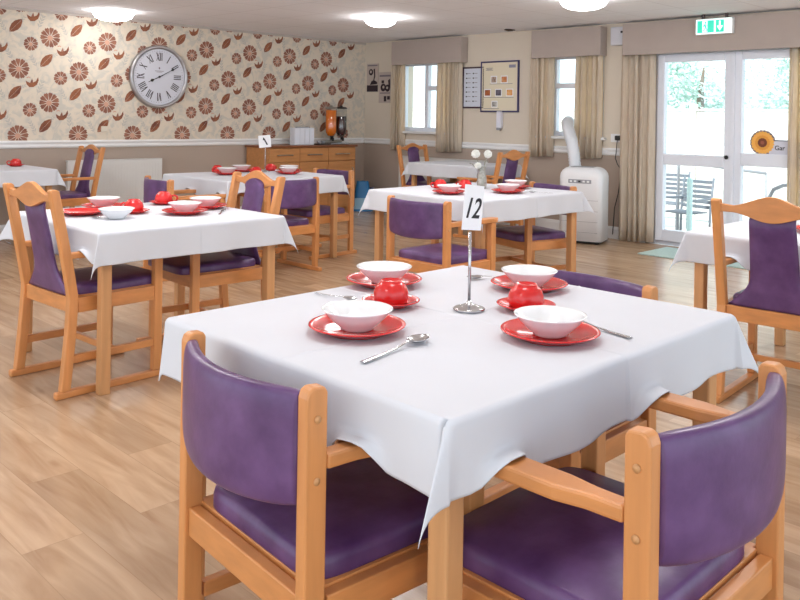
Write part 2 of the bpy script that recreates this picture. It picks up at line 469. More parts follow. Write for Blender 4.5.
def text(name, body, size, loc, rot, m_, par=None, shear=0, ext=.0006, ax='LEFT', ay='BOTTOM_BASELINE'):
    cu = bpy.data.curves.new(name, 'FONT'); cu.body = body; cu.size = size; cu.extrude = ext; cu.shear = shear; cu.offset = size*.012
    cu.align_x = ax; cu.align_y = ay; cu.materials.append(m_)
    o = bpy.data.objects.new(name, cu); COL.objects.link(o); o.location = loc; o.rotation_euler = rot
    bpy.context.view_layer.update()
    me = bpy.data.meshes.new_from_object(o.evaluated_get(bpy.context.evaluated_depsgraph_get()))
    bpy.data.objects.remove(o); o = bpy.data.objects.new(name, me); COL.objects.link(o); o.location = loc; o.rotation_euler = rot
    if par: o.parent = par
    return o
text('lettering', 'Gar', .060, (-.0055, -.112, -.065), (PI/2, 0, -PI/2), INK, t)

# ------------------------------------------------------------------ pelmets and curtains
def pelmet(y0, y1, z0, label):
    m = MB(); t0 = XR-.135
    m.box(t0, t0+.018, y0, y1, z0, CEIL-.03, .003); m.box(t0+.018, XR-.002, y1-.018, y1, z0, CEIL-.03, .003)
    m.box(t0+.018, XR-.002, y0, y0+.018, z0, CEIL-.03, .003); m.box(t0+.018, XR-.002, y0+.018, y1-.018, CEIL-.048, CEIL-.03)
    return tag(m.build('pelmet', PELM), label, 'pelmet', 'grey beige pelmets over the openings')
pelmet(6.79, 8.04, 1.985, 'grey beige box pelmet over the window nearest the corner')
pelmet(4.80, 5.715, 1.985, 'grey beige box pelmet over the window above the white air conditioner')
pelmet(1.9, 4.535, 1.97, 'long grey beige box pelmet over the glass patio doors')
def curtain(y0, y1, z0, z1, folds, label, ph=0.0, tie=0):
    m = MB(); n = folds*10
    xc = XR-.062
    def fn(u, v):
        y = y0+(y1-y0)*u; z = z0+(z1-z0)*v
        a = .036*(1-.35*v)
        s = math.sin(2*PI*folds*u+ph+.5*math.sin(3*u*PI))
        s = math.copysign(abs(s)**.75, s)
        yy = y+.012*math.cos(4*PI*folds*u+ph)+.012*math.sin(7*u+ph)*(1-v)
        return (xc+a*s+.006*math.sin(9*u+4*v), yy, z+.008*math.sin(5*u+ph)*(1-v))
    m.grid(fn, [i/n for i in range(n+1)], [j/8 for j in range(9)])
    o = m.build('curtain', CURT, smooth=True)
    so = o.modifiers.new('thick', 'SOLIDIFY'); so.thickness = .006
    return tag(o, label, 'curtain', 'beige lined curtains')
curtain(7.86, 8.10, .84, 2.06, 4, 'short beige curtain on the corner side of the corner window', .3)
curtain(6.84, 7.25, .845, 2.06, 6, 'short beige curtain beside the notice boards at the corner window', 1)
curtain(5.45, 5.76, .85, 2.06, 4, 'short beige curtain on the notice board side, above the air conditioner hose', .2)
curtain(4.82, 5.17, .86, 2.06, 5, 'short beige curtain between the hose and the wall socket', 2)
curtain(4.19, 4.57, .012, 2.04, 5, 'floor length beige curtain left of the glass doors', .6)
curtain(2.28, 2.855, .012, 2.04, 7, 'floor length beige curtain right of the glass doors', 1.4)

# ------------------------------------------------------------------ ceiling fittings
def lamp(x, y, r, label, g=None):
    t = thing('ceiling_light', label, 'ceiling light', (x, y, CEIL), 0, 'round ceiling lights')
    m = MB(); m.lathe([(r*.93, 0), (r*.95, -.012), (r*.9, -.018), (0, -.018)], 40); m.build('base', WPAINT, t)
    m = MB(); m.lathe([(r, -.018), (r*.98, -.035), (r*.88, -.066), (r*.66, -.088), (r*.36, -.101), (0, -.105)], 40); m.build('diffuser', g or GLOW, t, True)
lamp(3.92, 8.16, .205, 'round glowing ceiling light above the wall clock side', GLOWS)
lamp(5.99, 6.32, .168, 'round glowing ceiling light in the middle of the room')
lamp(6.14, 3.93, .205, 'round glowing ceiling light at the top edge near the glass doors', GLOWS)
for x, y in ((1.7, 6.2), (3.85, 3.9), (3.9, 1.6), (1.7, 3.8), (1.6, 1.4), (6.3, 1.5), (-.4, 1.4), (-.4, 4)):  # unseen lamps, added to even out the light across the room
    lamp(x, y, .205, 'added fill lamp out of sight over the near part of the room', GLOWS if (x < 1.65 and y < 5) else None)

t = thing('exit_sign', 'lit green exit sign on the long pelmet above the glass doors', 'exit sign', (7.812, 3.52, CEIL+.012), R(0)); t.scale = (1, .86, .95)
m = MB(); m.box(-.01, .01, -.15, -.12, -.06, -.014); m.box(-.01, .01, .12, .15, -.06, -.014); m.build('bracket', mat('dark_bracket', (70, 56, 58), .5), t)
m = MB(); m.box(-.026, .026, -.215, .215, -.225, -.06, .01); m.build('housing', WPAINT, t)
m = MB(); m.box(-.029, -.0262, -.205, .205, -.217, -.068); m.build('lit_face', SIGNW, t)
def sgn(name, polys, x0, x1, m_):
    m = MB()
    for p in polys: m.prism([(-a, b) for a, b in p], x0, x1, 'x')
    return m.build(name, m_, t)
sgn('green_panel', [[(-.19, -.205), (.005, -.205), (.005, -.08), (-.19, -.08)]], -.0305, -.0291, SIGNG)
sgn('green_panel', [[(.025, -.205), (.12, -.205), (.12, -.08), (.025, -.08)]], -.0305, -.0291, SIGNG)
def disc(cx, cz, r, n=14): return [(cx+r*math.cos(2*PI*k/n), cz+r*math.sin(2*PI*k/n)) for k in range(n)]
sgn('running_figure', [[(-.13, -.20), (-.07, -.20), (-.07, -.085), (-.13, -.085)]], -.0312, -.0306, SIGNW)
sgn('figure_mark', [disc(-.092, -.102, .011), [(-.112, -.12), (-.092, -.116), (-.082, -.15), (-.098, -.155)], [(-.098, -.15), (-.084, -.15), (-.07, -.17), (-.074, -.195), (-.083, -.193), (-.08, -.172)],
     [(-.1, -.15), (-.088, -.153), (-.104, -.182), (-.126, -.186), (-.126, -.178), (-.108, -.174)], [(-.112, -.12), (-.104, -.118), (-.116, -.15), (-.124, -.146)], [(-.092, -.116), (-.086, -.126), (-.072, -.138), (-.07, -.132), (-.082, -.122)]], -.0318, -.0313, SIGNG)
sgn('arrow', [[(.064, -.09), (.082, -.09), (.082, -.14), (.108, -.14), (.073, -.192), (.038, -.14), (.064, -.14)]], -.0312, -.0306, SIGNW)

m = MB(); m.prism([(-.05, 0), (.05, 0), (.04, .10), (0, .13), (-.04, .10)], CEIL-.012, CEIL-.001, 'z'); m.box(-.03, .03, .02, .024, CEIL-.02, CEIL-.012)
o = m.build('ceiling_gap_patch', mat('dark_gap', (62, 48, 46), .7)); o.location = (7.80, 5.98, 0); o.rotation_euler = (0, 0, R(100))  # dark patch standing for the gap beside a sagged ceiling tile
tag(o, 'small dark patch for a sagged tile gap in the ceiling edge between the pelmets', 'ceiling gap')
t = thing('alarm_box', 'white alarm box high on the wall between the two right pelmets', 'alarm', (XR, 4.64, 2.19))
m = MB(); m.box(-.06, -.001, -.085, .085, -.1, .1, .01); m.build('case', mat('grey_white_case', (206, 206, 214), .4), t)
m = MB(); m.lathe([(.012, -.002), (.012, -.012), (0, -.012)], 12, (-.06, -.055, .04), 'x'); m.build('button', BLACK, t)

# ------------------------------------------------------------------ wall clock
t = thing('wall_clock', 'large round silver wall clock with roman numerals on the floral wallpaper', 'clock', (4.735, YL, 1.70))
rr = .362
m = MB(); m.lathe([(rr*.885, -.028), (rr*.89, -.040), (rr*.92, -.050), (rr*.95, -.053), (rr*.985, -.048), (rr, -.038), (rr, -.004), (0, -.002)], 64, axis='y', cap=False); m.build('rim', ALU, t, True)
m = MB(); m.lathe([(rr*.90, -.028), (0, -.028)], 64, axis='y', cap=False); m.build('clock_face', CLOCKF, t)
def strokes(m, pts, w, y0=-.0295, y1=-.0285):
    for (a, b), (c, d) in pts:
        L_ = math.hypot(c-a, d-b); nx, nz = -(d-b)/L_*w/2, (c-a)/L_*w/2
        m.prism([(a+nx, b+nz), (c+nx, d+nz), (c-nx, d-nz), (a-nx, b-nz)], y0, y1, 'y')
ROM = ['XII', 'I', 'II', 'III', 'IIII', 'V', 'VI', 'VII', 'VIII', 'IX', 'X', 'XI']
for k, s in enumerate(ROM):
    a = -2*PI*k/12; ca, sa = math.cos(a), math.sin(a)
    m = MB(); wd = {'I': .020, 'V': .036, 'X': .040}; tot = sum(wd[c] for c in s); x = -tot/2
    for c in s:
        w = wd[c]; r0, r1 = .185, .278
        segs = {'I': [((x+w/2, r0), (x+w/2, r1), .0105)], 'V': [((x+.003, r1), (x+w/2, r0), .0115), ((x+w-.003, r1), (x+w/2, r0), .006)],
                'X': [((x+.003, r1), (x+w-.003, r0), .0115), ((x+w-.003, r1), (x+.003, r0), .006)]}[c]
        for p, q, th in segs:
            rot = lambda u: (u[0]*ca-u[1]*sa, u[0]*sa+u[1]*ca)
            strokes(m, [(rot(p), rot(q))], th)
        x += w
    m.build('numeral', NUMI, t)
m = MB()
for k in range(60):
    a = 2*PI*k/60; r0 = .292 if k % 5 else .288
    strokes(m, [((r0*math.cos(a), r0*math.sin(a)), (.302*math.cos(a), .302*math.sin(a)))], .003)
m.build('minute_track', GREYINK, t)
m = MB(); m.prism([(0, .115), (.012, .1), (0, .085), (-.012, .1)], -.0295, -.0285, 'y'); m.box(-.055, .055, -.0295, -.0285, .064, .070); m.box(-.035, .035, -.0295, -.0285, .052, .056)
m.build('dial_mark', GREYINK, t)
def hand(ang, L_, w, y, spade):
    m = MB(); a = R(90-ang); c, s_ = math.cos(a), math.sin(a)
    P = lambda u, v: (u*c-v*s_, u*s_+v*c)
    m.prism([P(-.05, -w*.4), P(L_, -w*.25), P(L_, w*.25), P(-.05, w*.4)], y-.002, y, 'y')
    m.prism([P(spade-.035, 0), P(spade, -w*1.6), P(spade+.03, 0), P(spade, w*1.6)], y-.0022, y, 'y')
    return m
hand(245, .15, .012, -.032, .10).build('hour_hand', BLACK, t)
hand(62, .235, .009, -.035, .19).build('minute_hand', BLACK, t)
m = MB(); m.lathe([(.012, -.03), (.012, -.040), (0, -.041)], 16, axis='y'); m.build('hub', BLACK, t)

# ------------------------------------------------------------------ posters, notice boards, small wall things
def wall_panel(name, yc, zc, w, h, label, cat, frame, face, fw, dep=.018):
    """hangs on the window wall; children drawn in (sideways, up) seen from the room"""
    t = thing(name, label, cat, (XR, yc, zc))
    m = MB()
    if fw:
        for a, b, c, d in ((-w/2, w/2, h/2-fw, h/2), (-w/2, w/2, -h/2, -h/2+fw), (-w/2, -w/2+fw, -h/2+fw, h/2-fw), (w/2-fw, w/2, -h/2+fw, h/2-fw)):
            m.box(-dep, -.001, -b, -a, c, d, .003)
        m.build('frame', frame, t); m = MB()
    m.box(-dep+.006 if fw else -.012, -.001, -w/2+fw, w/2-fw, -h/2+fw, h/2-fw); m.build('face', face, t)
    return t
def marks(t, name, rects, x, m_):
    m = MB()
    for a, b, c, d in rects: m.box(x-.0012, x, -b, -a, c, d)
    return m.build(name, m_, t)
def shape(t, name, polys, x, m_):
    m = MB()
    for p in polys: m.prism([(-a, b) for a, b in p], x-.0012, x, 'x')
    return m.build(name, m_, t)
POST = mat('poster_beige', (186, 172, 164), .7); POSTD = mat('poster_brown_black', (46, 28, 38), .7)
t = wall_panel('poster', 8.545, 1.83, .23, .40, 'beige poster with dark cup drawing nearest the room corner', 'poster', None, POST, 0)
shape(t, 'drawing', [disc(-.03, .08, .045, 20), [(.02, .12), (.05, .13), (.06, .02), (.03, -.06), (.015, -.05), (.035, .03)], [(-.05, -.10), (.1, -.09), (.1, -.06), (.03, -.03), (-.02, -.05)]], -.012, POSTD)
shape(t, 'drawing_hollow', [disc(-.032, .085, .02, 16)], -.0133, POST)
marks(t, 'band', [(-.113, .113, -.195, -.105)], -.012, POSTD); marks(t, 'heading', [(-.1, .1, .165, .182)], -.012, GREYINK)
t = wall_panel('poster', 8.285, 1.69, .25, .43, 'beige poster with dark jug drawing beside the corner curtain', 'poster', None, POST, 0)
shape(t, 'drawing', [disc(-.035, .0, .055, 18), disc(.05, -.01, .05, 18), [(.06, .1), (.1, .12), (.105, .0), (.08, -.05)], [(-.07, .06), (-.02, .06), (-.02, .1), (-.07, .1)]], -.012, POSTD)
shape(t, 'drawing_hollow', [disc(-.03, .005, .02, 14), disc(.045, -.005, .018, 14)], -.0133, POST)
marks(t, 'caption', [(-.02, .03, -.195, -.12), (.045, .1, -.17, -.12)], -.012, POSTD); marks(t, 'heading', [(-.11, .11, .15, .175), (-.1, .1, -.085, -.07)], -.012, GREYINK)

t = wall_panel('notice_board', 6.685, 1.665, .35, .52, 'small dark framed notice board with two columns of lines, half behind curtain', 'notice board', MAROON, SHEET, .02)
marks(t, 'print_rows', [(a-.012, a+.012, .17-k*.058, .184-k*.058) for k in range(7) for a in (-.11, .0)], -.012, INK)
marks(t, 'print_lines', [(a+.02, a+.065, .175-k*.058, .181-k*.058) for k in range(7) for a in (-.11, .0)], -.012, GREYINK)
t = wall_panel('notice_board', 6.268, 1.672, .585, .625, 'large blue framed cream notice board with six small pictures', 'notice board', BLUEF, BOARD, .018, .024)
def pic(a, c, w, h, mname, rgb, rgb2):
    marks(t, 'picture_mount', [(a-w/2-.012, a+w/2+.012, c-h/2-.012, c+h/2+.012)], -.018, PAPER)
    m = MB(); m.box(-.0215, -.0193, -a-w/2, -a+w/2, c-h/2, c+h/2); m.build('picture', mat(mname, rgb, .6, rgb2=rgb2, scale=(25, 25, 25)), t)
pic(-.085, .085, .075, .07, 'photo_fruit', (90, 40, 30), (210, 190, 170)); pic(.075, .085, .08, .07, 'photo_pastry', (190, 110, 60), (220, 170, 120))
pic(-.18, -.075, .08, .07, 'photo_loaf', (130, 66, 32), (180, 100, 50)); pic(-.01, -.075, .08, .07, 'photo_pan', (60, 54, 62), (110, 104, 120)); pic(.16, -.075, .085, .07, 'photo_orange_dish', (220, 130, 50), (235, 190, 130))
pic(-.07, -.215, .07, .06, 'photo_cutlery', (200, 196, 190), (90, 84, 84))
marks(t, 'print_lines', [(-.21, -.10, .20, .206), (-.21, -.10, .225, .231), (-.20, -.12, .212, .218), (-.15, .2, .03, .035), (-.24, .22, -.135, -.130), (-.24, .0, -.272, -.267)], -.018, GREYINK)
marks(t, 'badge', [(.145, .245, .225, .262)], -.018, mat('badge_grey_blue', (140, 140, 160), .6))
t = thing('hand_gel_dispenser', 'narrow white dispenser on the wall under the large notice board', 'dispenser', (XR, 6.245, 1.265))
m = MB(); m.box(-.06, -.001, -.035, .035, -.10, .105, .012); m.build('case', mat('dispenser_white', (222, 222, 232), .35), t)
m = MB(); m.box(-.07, -.02, -.022, .022, -.125, -.095, .005); m.build('nozzle', GREYP, t)

t = thing('wall_socket', 'white wall socket with black plug beside the long curtain', 'socket', (XR, 4.655, 1.09))
m = MB(); m.box(-.012, -.001, -.075, .075, -.045, .045, .004); m.build('plate', WPAINT, t)
t = thing('power_plug', 'black plug and cable dangling from the wall socket', 'plug', (XR-.013, 4.63, 1.09))
m = MB(); m.box(-.045, 0, -.028, .028, -.025, .028, .01); m.build('plug_body', BLACK, t)
m = MB(); m.tube([(-.03, 0, -.02), (-.035, .004, -.09), (-.03, .012, -.16), (-.03, .02, -.22), (-.028, -.005, -.28), (-.03, -.045, -.33), (-.03, -.045, -.42), (-.03, -.02, -.6), (-.03, .02, -.75), (-.03, .04, -1.04)], .005); m.build('cable', BLACK, t)
m = MB(); m.box(4.06, 4.13, YL-.012, YL-.001, 1.07, 1.13, .003)
tag(m.build('thermostat', mat('thermostat_cream', (222, 214, 198), .5)), 'tiny cream switch plate on the wallpaper left of the clock', 'switch')

def radiator(x, y, rz, L_, z0, z1, label):
    t = thing('radiator', label, 'radiator', (x, y, 0), rz, 'white panel radiators')
    m = MB(); m.box(-L_/2, L_/2, -.085, -.065, z0, z1, .006)
    n = int(L_/.035)
    for k in range(n):
        xx = -L_/2+.02+k*(L_-.04)/n; m.box(xx, xx+.018, -.088, -.084, z0+.05, z1-.05, .0015)
    m.build('front_panel', RADW, t)
    m = MB(); m.box(-L_/2+.01, L_/2-.01, -.066, -.02, z0+.02, z1-.012); m.build('convector', RADW, t)
    m = MB(); m.box(-L_/2, L_/2, -.085, -.02, z1-.012, z1-.001, .003); m.build('top_grille', RADW, t)
    for s in (-1, 1):
        m = MB(); m.tube([(s*(L_/2-.05), -.045, z0+.03), (s*(L_/2-.05), -.045, .0)], .008); m.build('pipe', RADW, t)
radiator(4.20, YL-.025, 0, 1.09, .14, .768, 'white panel radiator under the wallpaper wall by the far left table')
radiator(XR-.02, 7.15, -PI/2, 1.5, .14, .76, 'white panel radiator under the corner window')

# ------------------------------------------------------------------ sideboard and what stands on it
t = thing('sideboard', 'low oak sideboard with three drawers and doors along the wallpaper wall', 'sideboard', (6.66, 8.45, 0))
m = MB(); m.box(-.71, .71, -.22, .235, .07, .875, .003); m.box(-.68, .68, -.18, .2, 0, .07); m.build('body', CAB, t)
m = MB(); m.box(-.73, .73, -.25, .24, .876, .902, .004); m.build('worktop', CABD, t)
for k in range(3):
    x0 = -.70+k*.469; x1 = x0+.462
    d = MB(); d.box(x0, x1, -.24, -.221, .70, .868, .004); d = d.build('drawer', CAB, t)
    h = MB(); h.tube([(x0+.12, -.241, .785), (x0+.12, -.262, .787), (x0+.15, -.268, .788), (x1-.15, -.268, .788), (x1-.12, -.262, .787), (x1-.12, -.241, .785)], .007); h.build('handle', SATIN, d)
    d = MB(); d.box(x0, x1, -.24, -.221, .085, .692, .004); d = d.build('door', CAB, t)
    h = MB(); h.tube([(x1-.06, -.241, .60), (x1-.06, -.266, .59), (x1-.06, -.266, .48), (x1-.06, -.241, .47)], .006); h.build('handle', SATIN, d)
t = thing('paper_rack', 'white upright leaflet box standing on the sideboard', 'box', (6.62, 8.42, .903))
m = MB(); m.box(-.16, .16, -.05, .05, 0, .22, .005); m.build('box_body', mat('rack_white', (214, 218, 226), .5), t)
for k in range(4):
    m = MB(); m.box(-.15+k*.078, -.082+k*.078, -.054, -.051, .01, .21); m.build('leaflet', mat('leaflet_white', (226, 230, 240), .6) if not k else bpy.data.materials['leaflet_white'], t)
m = MB(); m.box(-.1, .1, -.02, .02, .221, .232, .003); m.build('top_clip', GREYP, t)
t = thing('drinks_dispenser', 'twin drinks dispenser with orange and dark juice on the sideboard', 'drinks dispenser', (7.20, 8.45, .903))
m = MB(); m.box(-.16, .16, -.12, .1, 0, .02, .005); m.build('drip_tray', STEEL, t)
m = MB(); m.box(-.02, .02, .05, .09, .021, .40, .004); m.box(-.16, .16, .04, .1, .021, .05, .004); m.build('stand', SATIN, t)
for x, mm, lev in ((-.088, ORANGE, .455), (.088, DARKJ, .375)):
    m = MB(); m.lathe([(.045, .11), (.07, .16), (.076, .2), (.076, .47), (.07, .475)], 28, (x, -.02, 0), cap=False); j = m.build('canister', JAR, t, True)
    m = MB(); m.lathe([(0, .112), (.042, .115), (.067, .16), (.072, .2), (.072, lev), (0, lev)], 28, (x, -.02, 0)); m.build('juice', mm, j, True)
    m = MB(); m.lathe([(.08, .476), (.08, .49), (.06, .5), (.02, .503), (.018, .52), (0, .52)], 28, (x, -.02, 0)); m.build('lid', SATIN if x < 0 else BLACK, t)
    m = MB(); m.lathe([(.02, .06), (.02, .10), (.03, .11), (0, .112)], 16, (x, -.04, 0)); m.box(x-.008, x+.008, -.08, -.05, .045, .09, .003); m.build('tap', BLACK, t)
m = MB(); 
for p in ([disc(0, .06, .045, 20)], [[(-.05, -.03), (.07, -.03), (.06, -.012), (-.045, -.012)]], [[(.02, .1), (.045, .1), (.05, .16), (.03, .15)]]): 
    for q in p: m.prism(q, -.0015, 0, 'y')
o = m.build('wall_sticker', INK); o.location = (7.555, YL-.0022, 1.06)
tag(o, 'small black sticker on the wallpaper beside the drinks dispenser', 'sticker')
t = thing('cup_tray', 'small dark tray of cups beside the drinks dispenser', 'tray', (6.93, 8.4, .903))
m = MB(); m.box(-.09, .09, -.06, .06, 0, .012, .004); m.build('tray', BLACK, t)
for x in (-.045, .03): 
    m = MB(); m.lathe([(.02, .013), (.028, .05), (.025, .05), (.018, .018), (0, .018)], 14, (x, 0, 0)); m.build('cup', GREYP, t)
t = thing('carrier_bag', 'blue carrier bag with pale print standing by the sideboard end', 'bag', (7.58, 8.30, 0), R(-42))
m = MB()
def bagf(u, v):
    w = .15-.07*v; d = .11-.06*v; a = 2*PI*u
    q = lambda c: math.copysign(abs(c)**.5, c)
    return (w*q(math.cos(a)), d*q(math.sin(a)), .40*v+.006*math.sin(9*a))
m.grid(bagf, [k/28 for k in range(28)], [j/6 for j in range(7)], closeu=True); m.build('bag_body', BLUEBAG, t, True)
m = MB(); m.prism([(-.125, .03), (.125, .03), (.105, .18), (-.105, .18)], -.122, -.113, 'y'); m.build('print_panel', PALEBAG, t)
t = thing('floor_bag', 'dark navy bag slumped in the room corner behind blue bag', 'bag', (7.80, 8.36, 0))
m = MB(); m.lathe([(.09, 0), (.13, .05), (.125, .16), (.08, .24), (.03, .27), (.045, .30), (0, .30)], 20); m.build('bag_body', NAVYBAG, t, True)

# ------------------------------------------------------------------ portable air conditioner
t = thing('air_conditioner', 'white portable air conditioner standing under the curtained window', 'air conditioner', (7.50, 4.76, 0), R(17))
def rbox(m, x0, x1, y0, y1, z0, z1, r, top):
    """rounded box: front at x0; top edge rolled by 'top'"""
    def ring(z, ins):
        pts = []
        for cx, cy, a0 in ((x1-r, y1-r, 0), (x0+r, y1-r, 90), (x0+r, y0+r, 180), (x1-r, y0+r, 270)):
            for k in range(7):
                a = R(a0+15*k); pts.append((cx+r*math.cos(a), cy+r*math.sin(a)))
        mx, my = (x0+x1)/2, (y0+y1)/2
        sx = 1-ins/((x1-x0)/2); sy = 1-ins/((y1-y0)/2)
        return [m.bm.verts.new((mx+(p[0]-mx)*sx, my+(p[1]-my)*sy, z)) for p in pts]
    rs = [ring(z0, 0), ring(z1-top, 0)]+[ring(z1-top+top*math.sin(R(a)), top*(1-math.cos(R(a)))) for a in (20, 40, 60, 78, 90)]
    for A, B in zip(rs, rs[1:]):
        for k in range(len(A)):
            f = m.bm.faces.new((A[k], A[(k+1) % len(A)], B[(k+1) % len(A)], B[k])); f.smooth = True
    m.bm.faces.new(rs[0]); m.bm.faces.new(rs[-1])
m = MB(); rbox(m, -.175, .175, -.225, .225, .03, .79, .06, .10); m.build('body', ACW, t)
m = MB(); m.box(-.17, .17, -.21, .21, .012, .03, .004); m.build('plinth', BLACK, t)
m = MB(); m.box(-.179, -.172, -.12, .12, .625, .665, .003); m.build('control_panel', GREYP, t)
for k in range(5):
    m = MB(); m.box(-.182, -.1792, -.10+k*.045, -.075+k*.045, .636, .654, .001); m.build('button', BLACK if k == 2 else ACW, t)
m = MB()
for k in range(4): m.box(-.1765, -.1735, -.19, .19, .12+k*.11, .123+k*.11)
m.build('panel_seam', GREYP, t)
m = MB(); m.prism([(-.10, -.12), (.03, -.12), (.03, .12), (-.10, .12)], .789, .793, 'z'); m.build('top_vent', GREYP, t)
for sx in (-.13, .13):
    for sy in (-.17, .17):
        m = MB(); m.lathe([(.012, 0), (.02, .006), (.012, .012)], 12, (sx, sy, 0)); m.build('caster', BLACK, t)
m = MB(); pts = []; rs = []
ctrl = [(.08, .12, .74), (.09, .14, .9), (.13, .18, 1.05), (.27, .26, 1.17), (.45, .33, 1.24), (.63, .365, 1.26)]
for i in range(len(ctrl)-1):
    for k in range(10):
        f = k/10; a, b = Vector(ctrl[i]), Vector(ctrl[i+1]); pts.append(a.lerp(b, f)); rs.append(.066 if k % 2 else .058)
m.tube(pts, rs, 20); m.build('exhaust_hose', mat('hose_white', (222, 226, 232), .5), t)

# door mat
m = MB(); m.box(7.22, 7.80, 2.75, 3.98, .0005, .012, .004)
tag(m.build('door_mat', MATG), 'pale grey green mat on the floor inside the glass doors', 'mat')

# ------------------------------------------------------------------ chairs
def bar(x0, x1, y0, y1, z0, z1, b=.004):
    return MB().box(x0, x1, y0, y1, z0, z1, b)
def cushion(name, par, m_, hx, y0, y1, z0, z1, taper=.0):
    """upholstered seat: rounded box with a slight crown"""
    m = MB(); r = .022
    def fn(u, v):
        # u around rounded-rect outline, v bottom->top
        a = 2*PI*u; q = lambda c, e: math.copysign(abs(c)**e, c)
        e = .22
        prof = [(1, 0), (1.0, .18), (1.0, .55), (.985, .82), (.94, .96), (.6, 1.07), (.0, 1.10)]
        k = min(int(v*(len(prof)-1)), len(prof)-2); f = v*(len(prof)-1)-k
        s = prof[k][0]*(1-f)+prof[k+1][0]*f; zz = prof[k][1]*(1-f)+prof[k+1][1]*f
        cx = (y0+y1)/2; cu = q(math.cos(a), e); cv = q(math.sin(a), e)
        y = cx+(y1-y0)/2*cv*s
        return (hx*(1-taper*(1-cv)/2*.5)*cu*s, y, z0+(z1-z0)*zz)
    m.grid(fn, [k/56 for k in range(56)], [j/6 for j in range(7)], closeu=True)
    m.bm.faces.new([v for v in m.bm.verts if abs(v.co.z-z0) < 1e-6])
    return m.build(name, m_, par, True)

def armrest(t, sx, y0, y1, z):
    # seen from above: broad toward the front, cut narrower next to the rear post
    X = lambda v: sx*v
    y0 -= .007; pl = [(X(.226), y0), (X(.261), y0), (X(.263), y0+.07), (X(.275), y0+.13), (X(.276), y1-.03), (X(.265), y1), (X(.226), y1), (X(.217), y1-.04), (X(.217), y0+.13), (X(.225), y0+.07)]
    m = MB(); m.prism(pl, z, z+.03, 'z', bev=.006); return m.build('armrest', WOODH, t)

def low_chair():
    t = thing('dining_armchair'); H = .775
    for sx in (-1, 1):
        # rear upright, gently rounded top
        xo = sx*.244
        pl = [(-.024, .031), (.024, .031), (.024, H-.012), (.018, H-.002), (-.008, H), (-.019, H-.006), (-.024, H-.02)]
        m = MB(); m.prism(pl, xo-.016, xo+.016, 'x', bev=.004)
        leg = m.build('leg', WOODV, t)
        for z in (.715, .60):
            p = MB(); p.lathe([(.0075, 0), (.0075, .0022), (0, .0026)], 12, (xo+.016, 0, z), 'x') if sx > 0 else p.lathe([(.0075, 0), (.0075, -.0022), (0, -.0026)], 12, (xo-.016, 0, z), 'x')
            p.build('screw_plug', TWOOD, leg)
        bar(xo-.019, xo+.019, .405, .451, .031, .614, .004).build('leg', WOODV, t)
        bar(xo-.019, xo+.019, -.075, .50, 0, .031, .006).build('runner', WOODH, t)
        bar(xo-.012, xo+.012, .031, .405, .15, .185, .003).build('stretcher', WOODH, t)
        bar(xo-.014, xo+.014, .031, .405, .31, .375, .003).build('seat_rail', WOODH, t)
        armrest(t, sx, .031, .47, .615)
    bar(-.232, .232, .2, .222, .152, .182, .003).build('stretcher', WOODH, t)
    bar(-.228, .228, -.014, .014, .31, .375, .003).build('seat_rail', WOODH, t)
    bar(-.226, .226, .414, .442, .31, .375, .003).build('seat_rail', WOODH, t)
    bar(-.232, .232, .02, .41, .365, .380, .002).build('seat_board', WOODH, t)
    cushion('seat', t, VINYL, .223, .022, .49, .376, .43)
    # bowed padded back fixed to the rear faces of the uprights
    m = MB(); Z0, Z1 = .545, .766
    def fn(u, v):
        a = 2*PI*u; s = -1+2*v
        q = lambda c, e: math.copysign(abs(c)**e, c)
        end = max(0, 1-abs(s)**14)**.35*.14+.86
        yc = -.016-.058*(1-s*s)
        th = .022*end; hh = (Z1-Z0)/2*(.955+.045*(1-abs(s)**10))
        lift = -.012*(1-s*s)
        return (.2275*s, yc+th*q(math.cos(a), .55)+.004, (Z0+Z1)/2+lift*(1 if math.sin(a) < 0 else .25)+hh*q(math.sin(a), .45)*(1-.0*end))
    V = m.grid(fn, [k/28 for k in range(28)], [.5-.5*math.cos(PI*j/24) for j in range(25)], closeu=True)
    for j in (0, 24): m.bm.faces.new([V[i][j] for i in range(28)])
    m.build('backrest', VINYL, t, True)
    return t

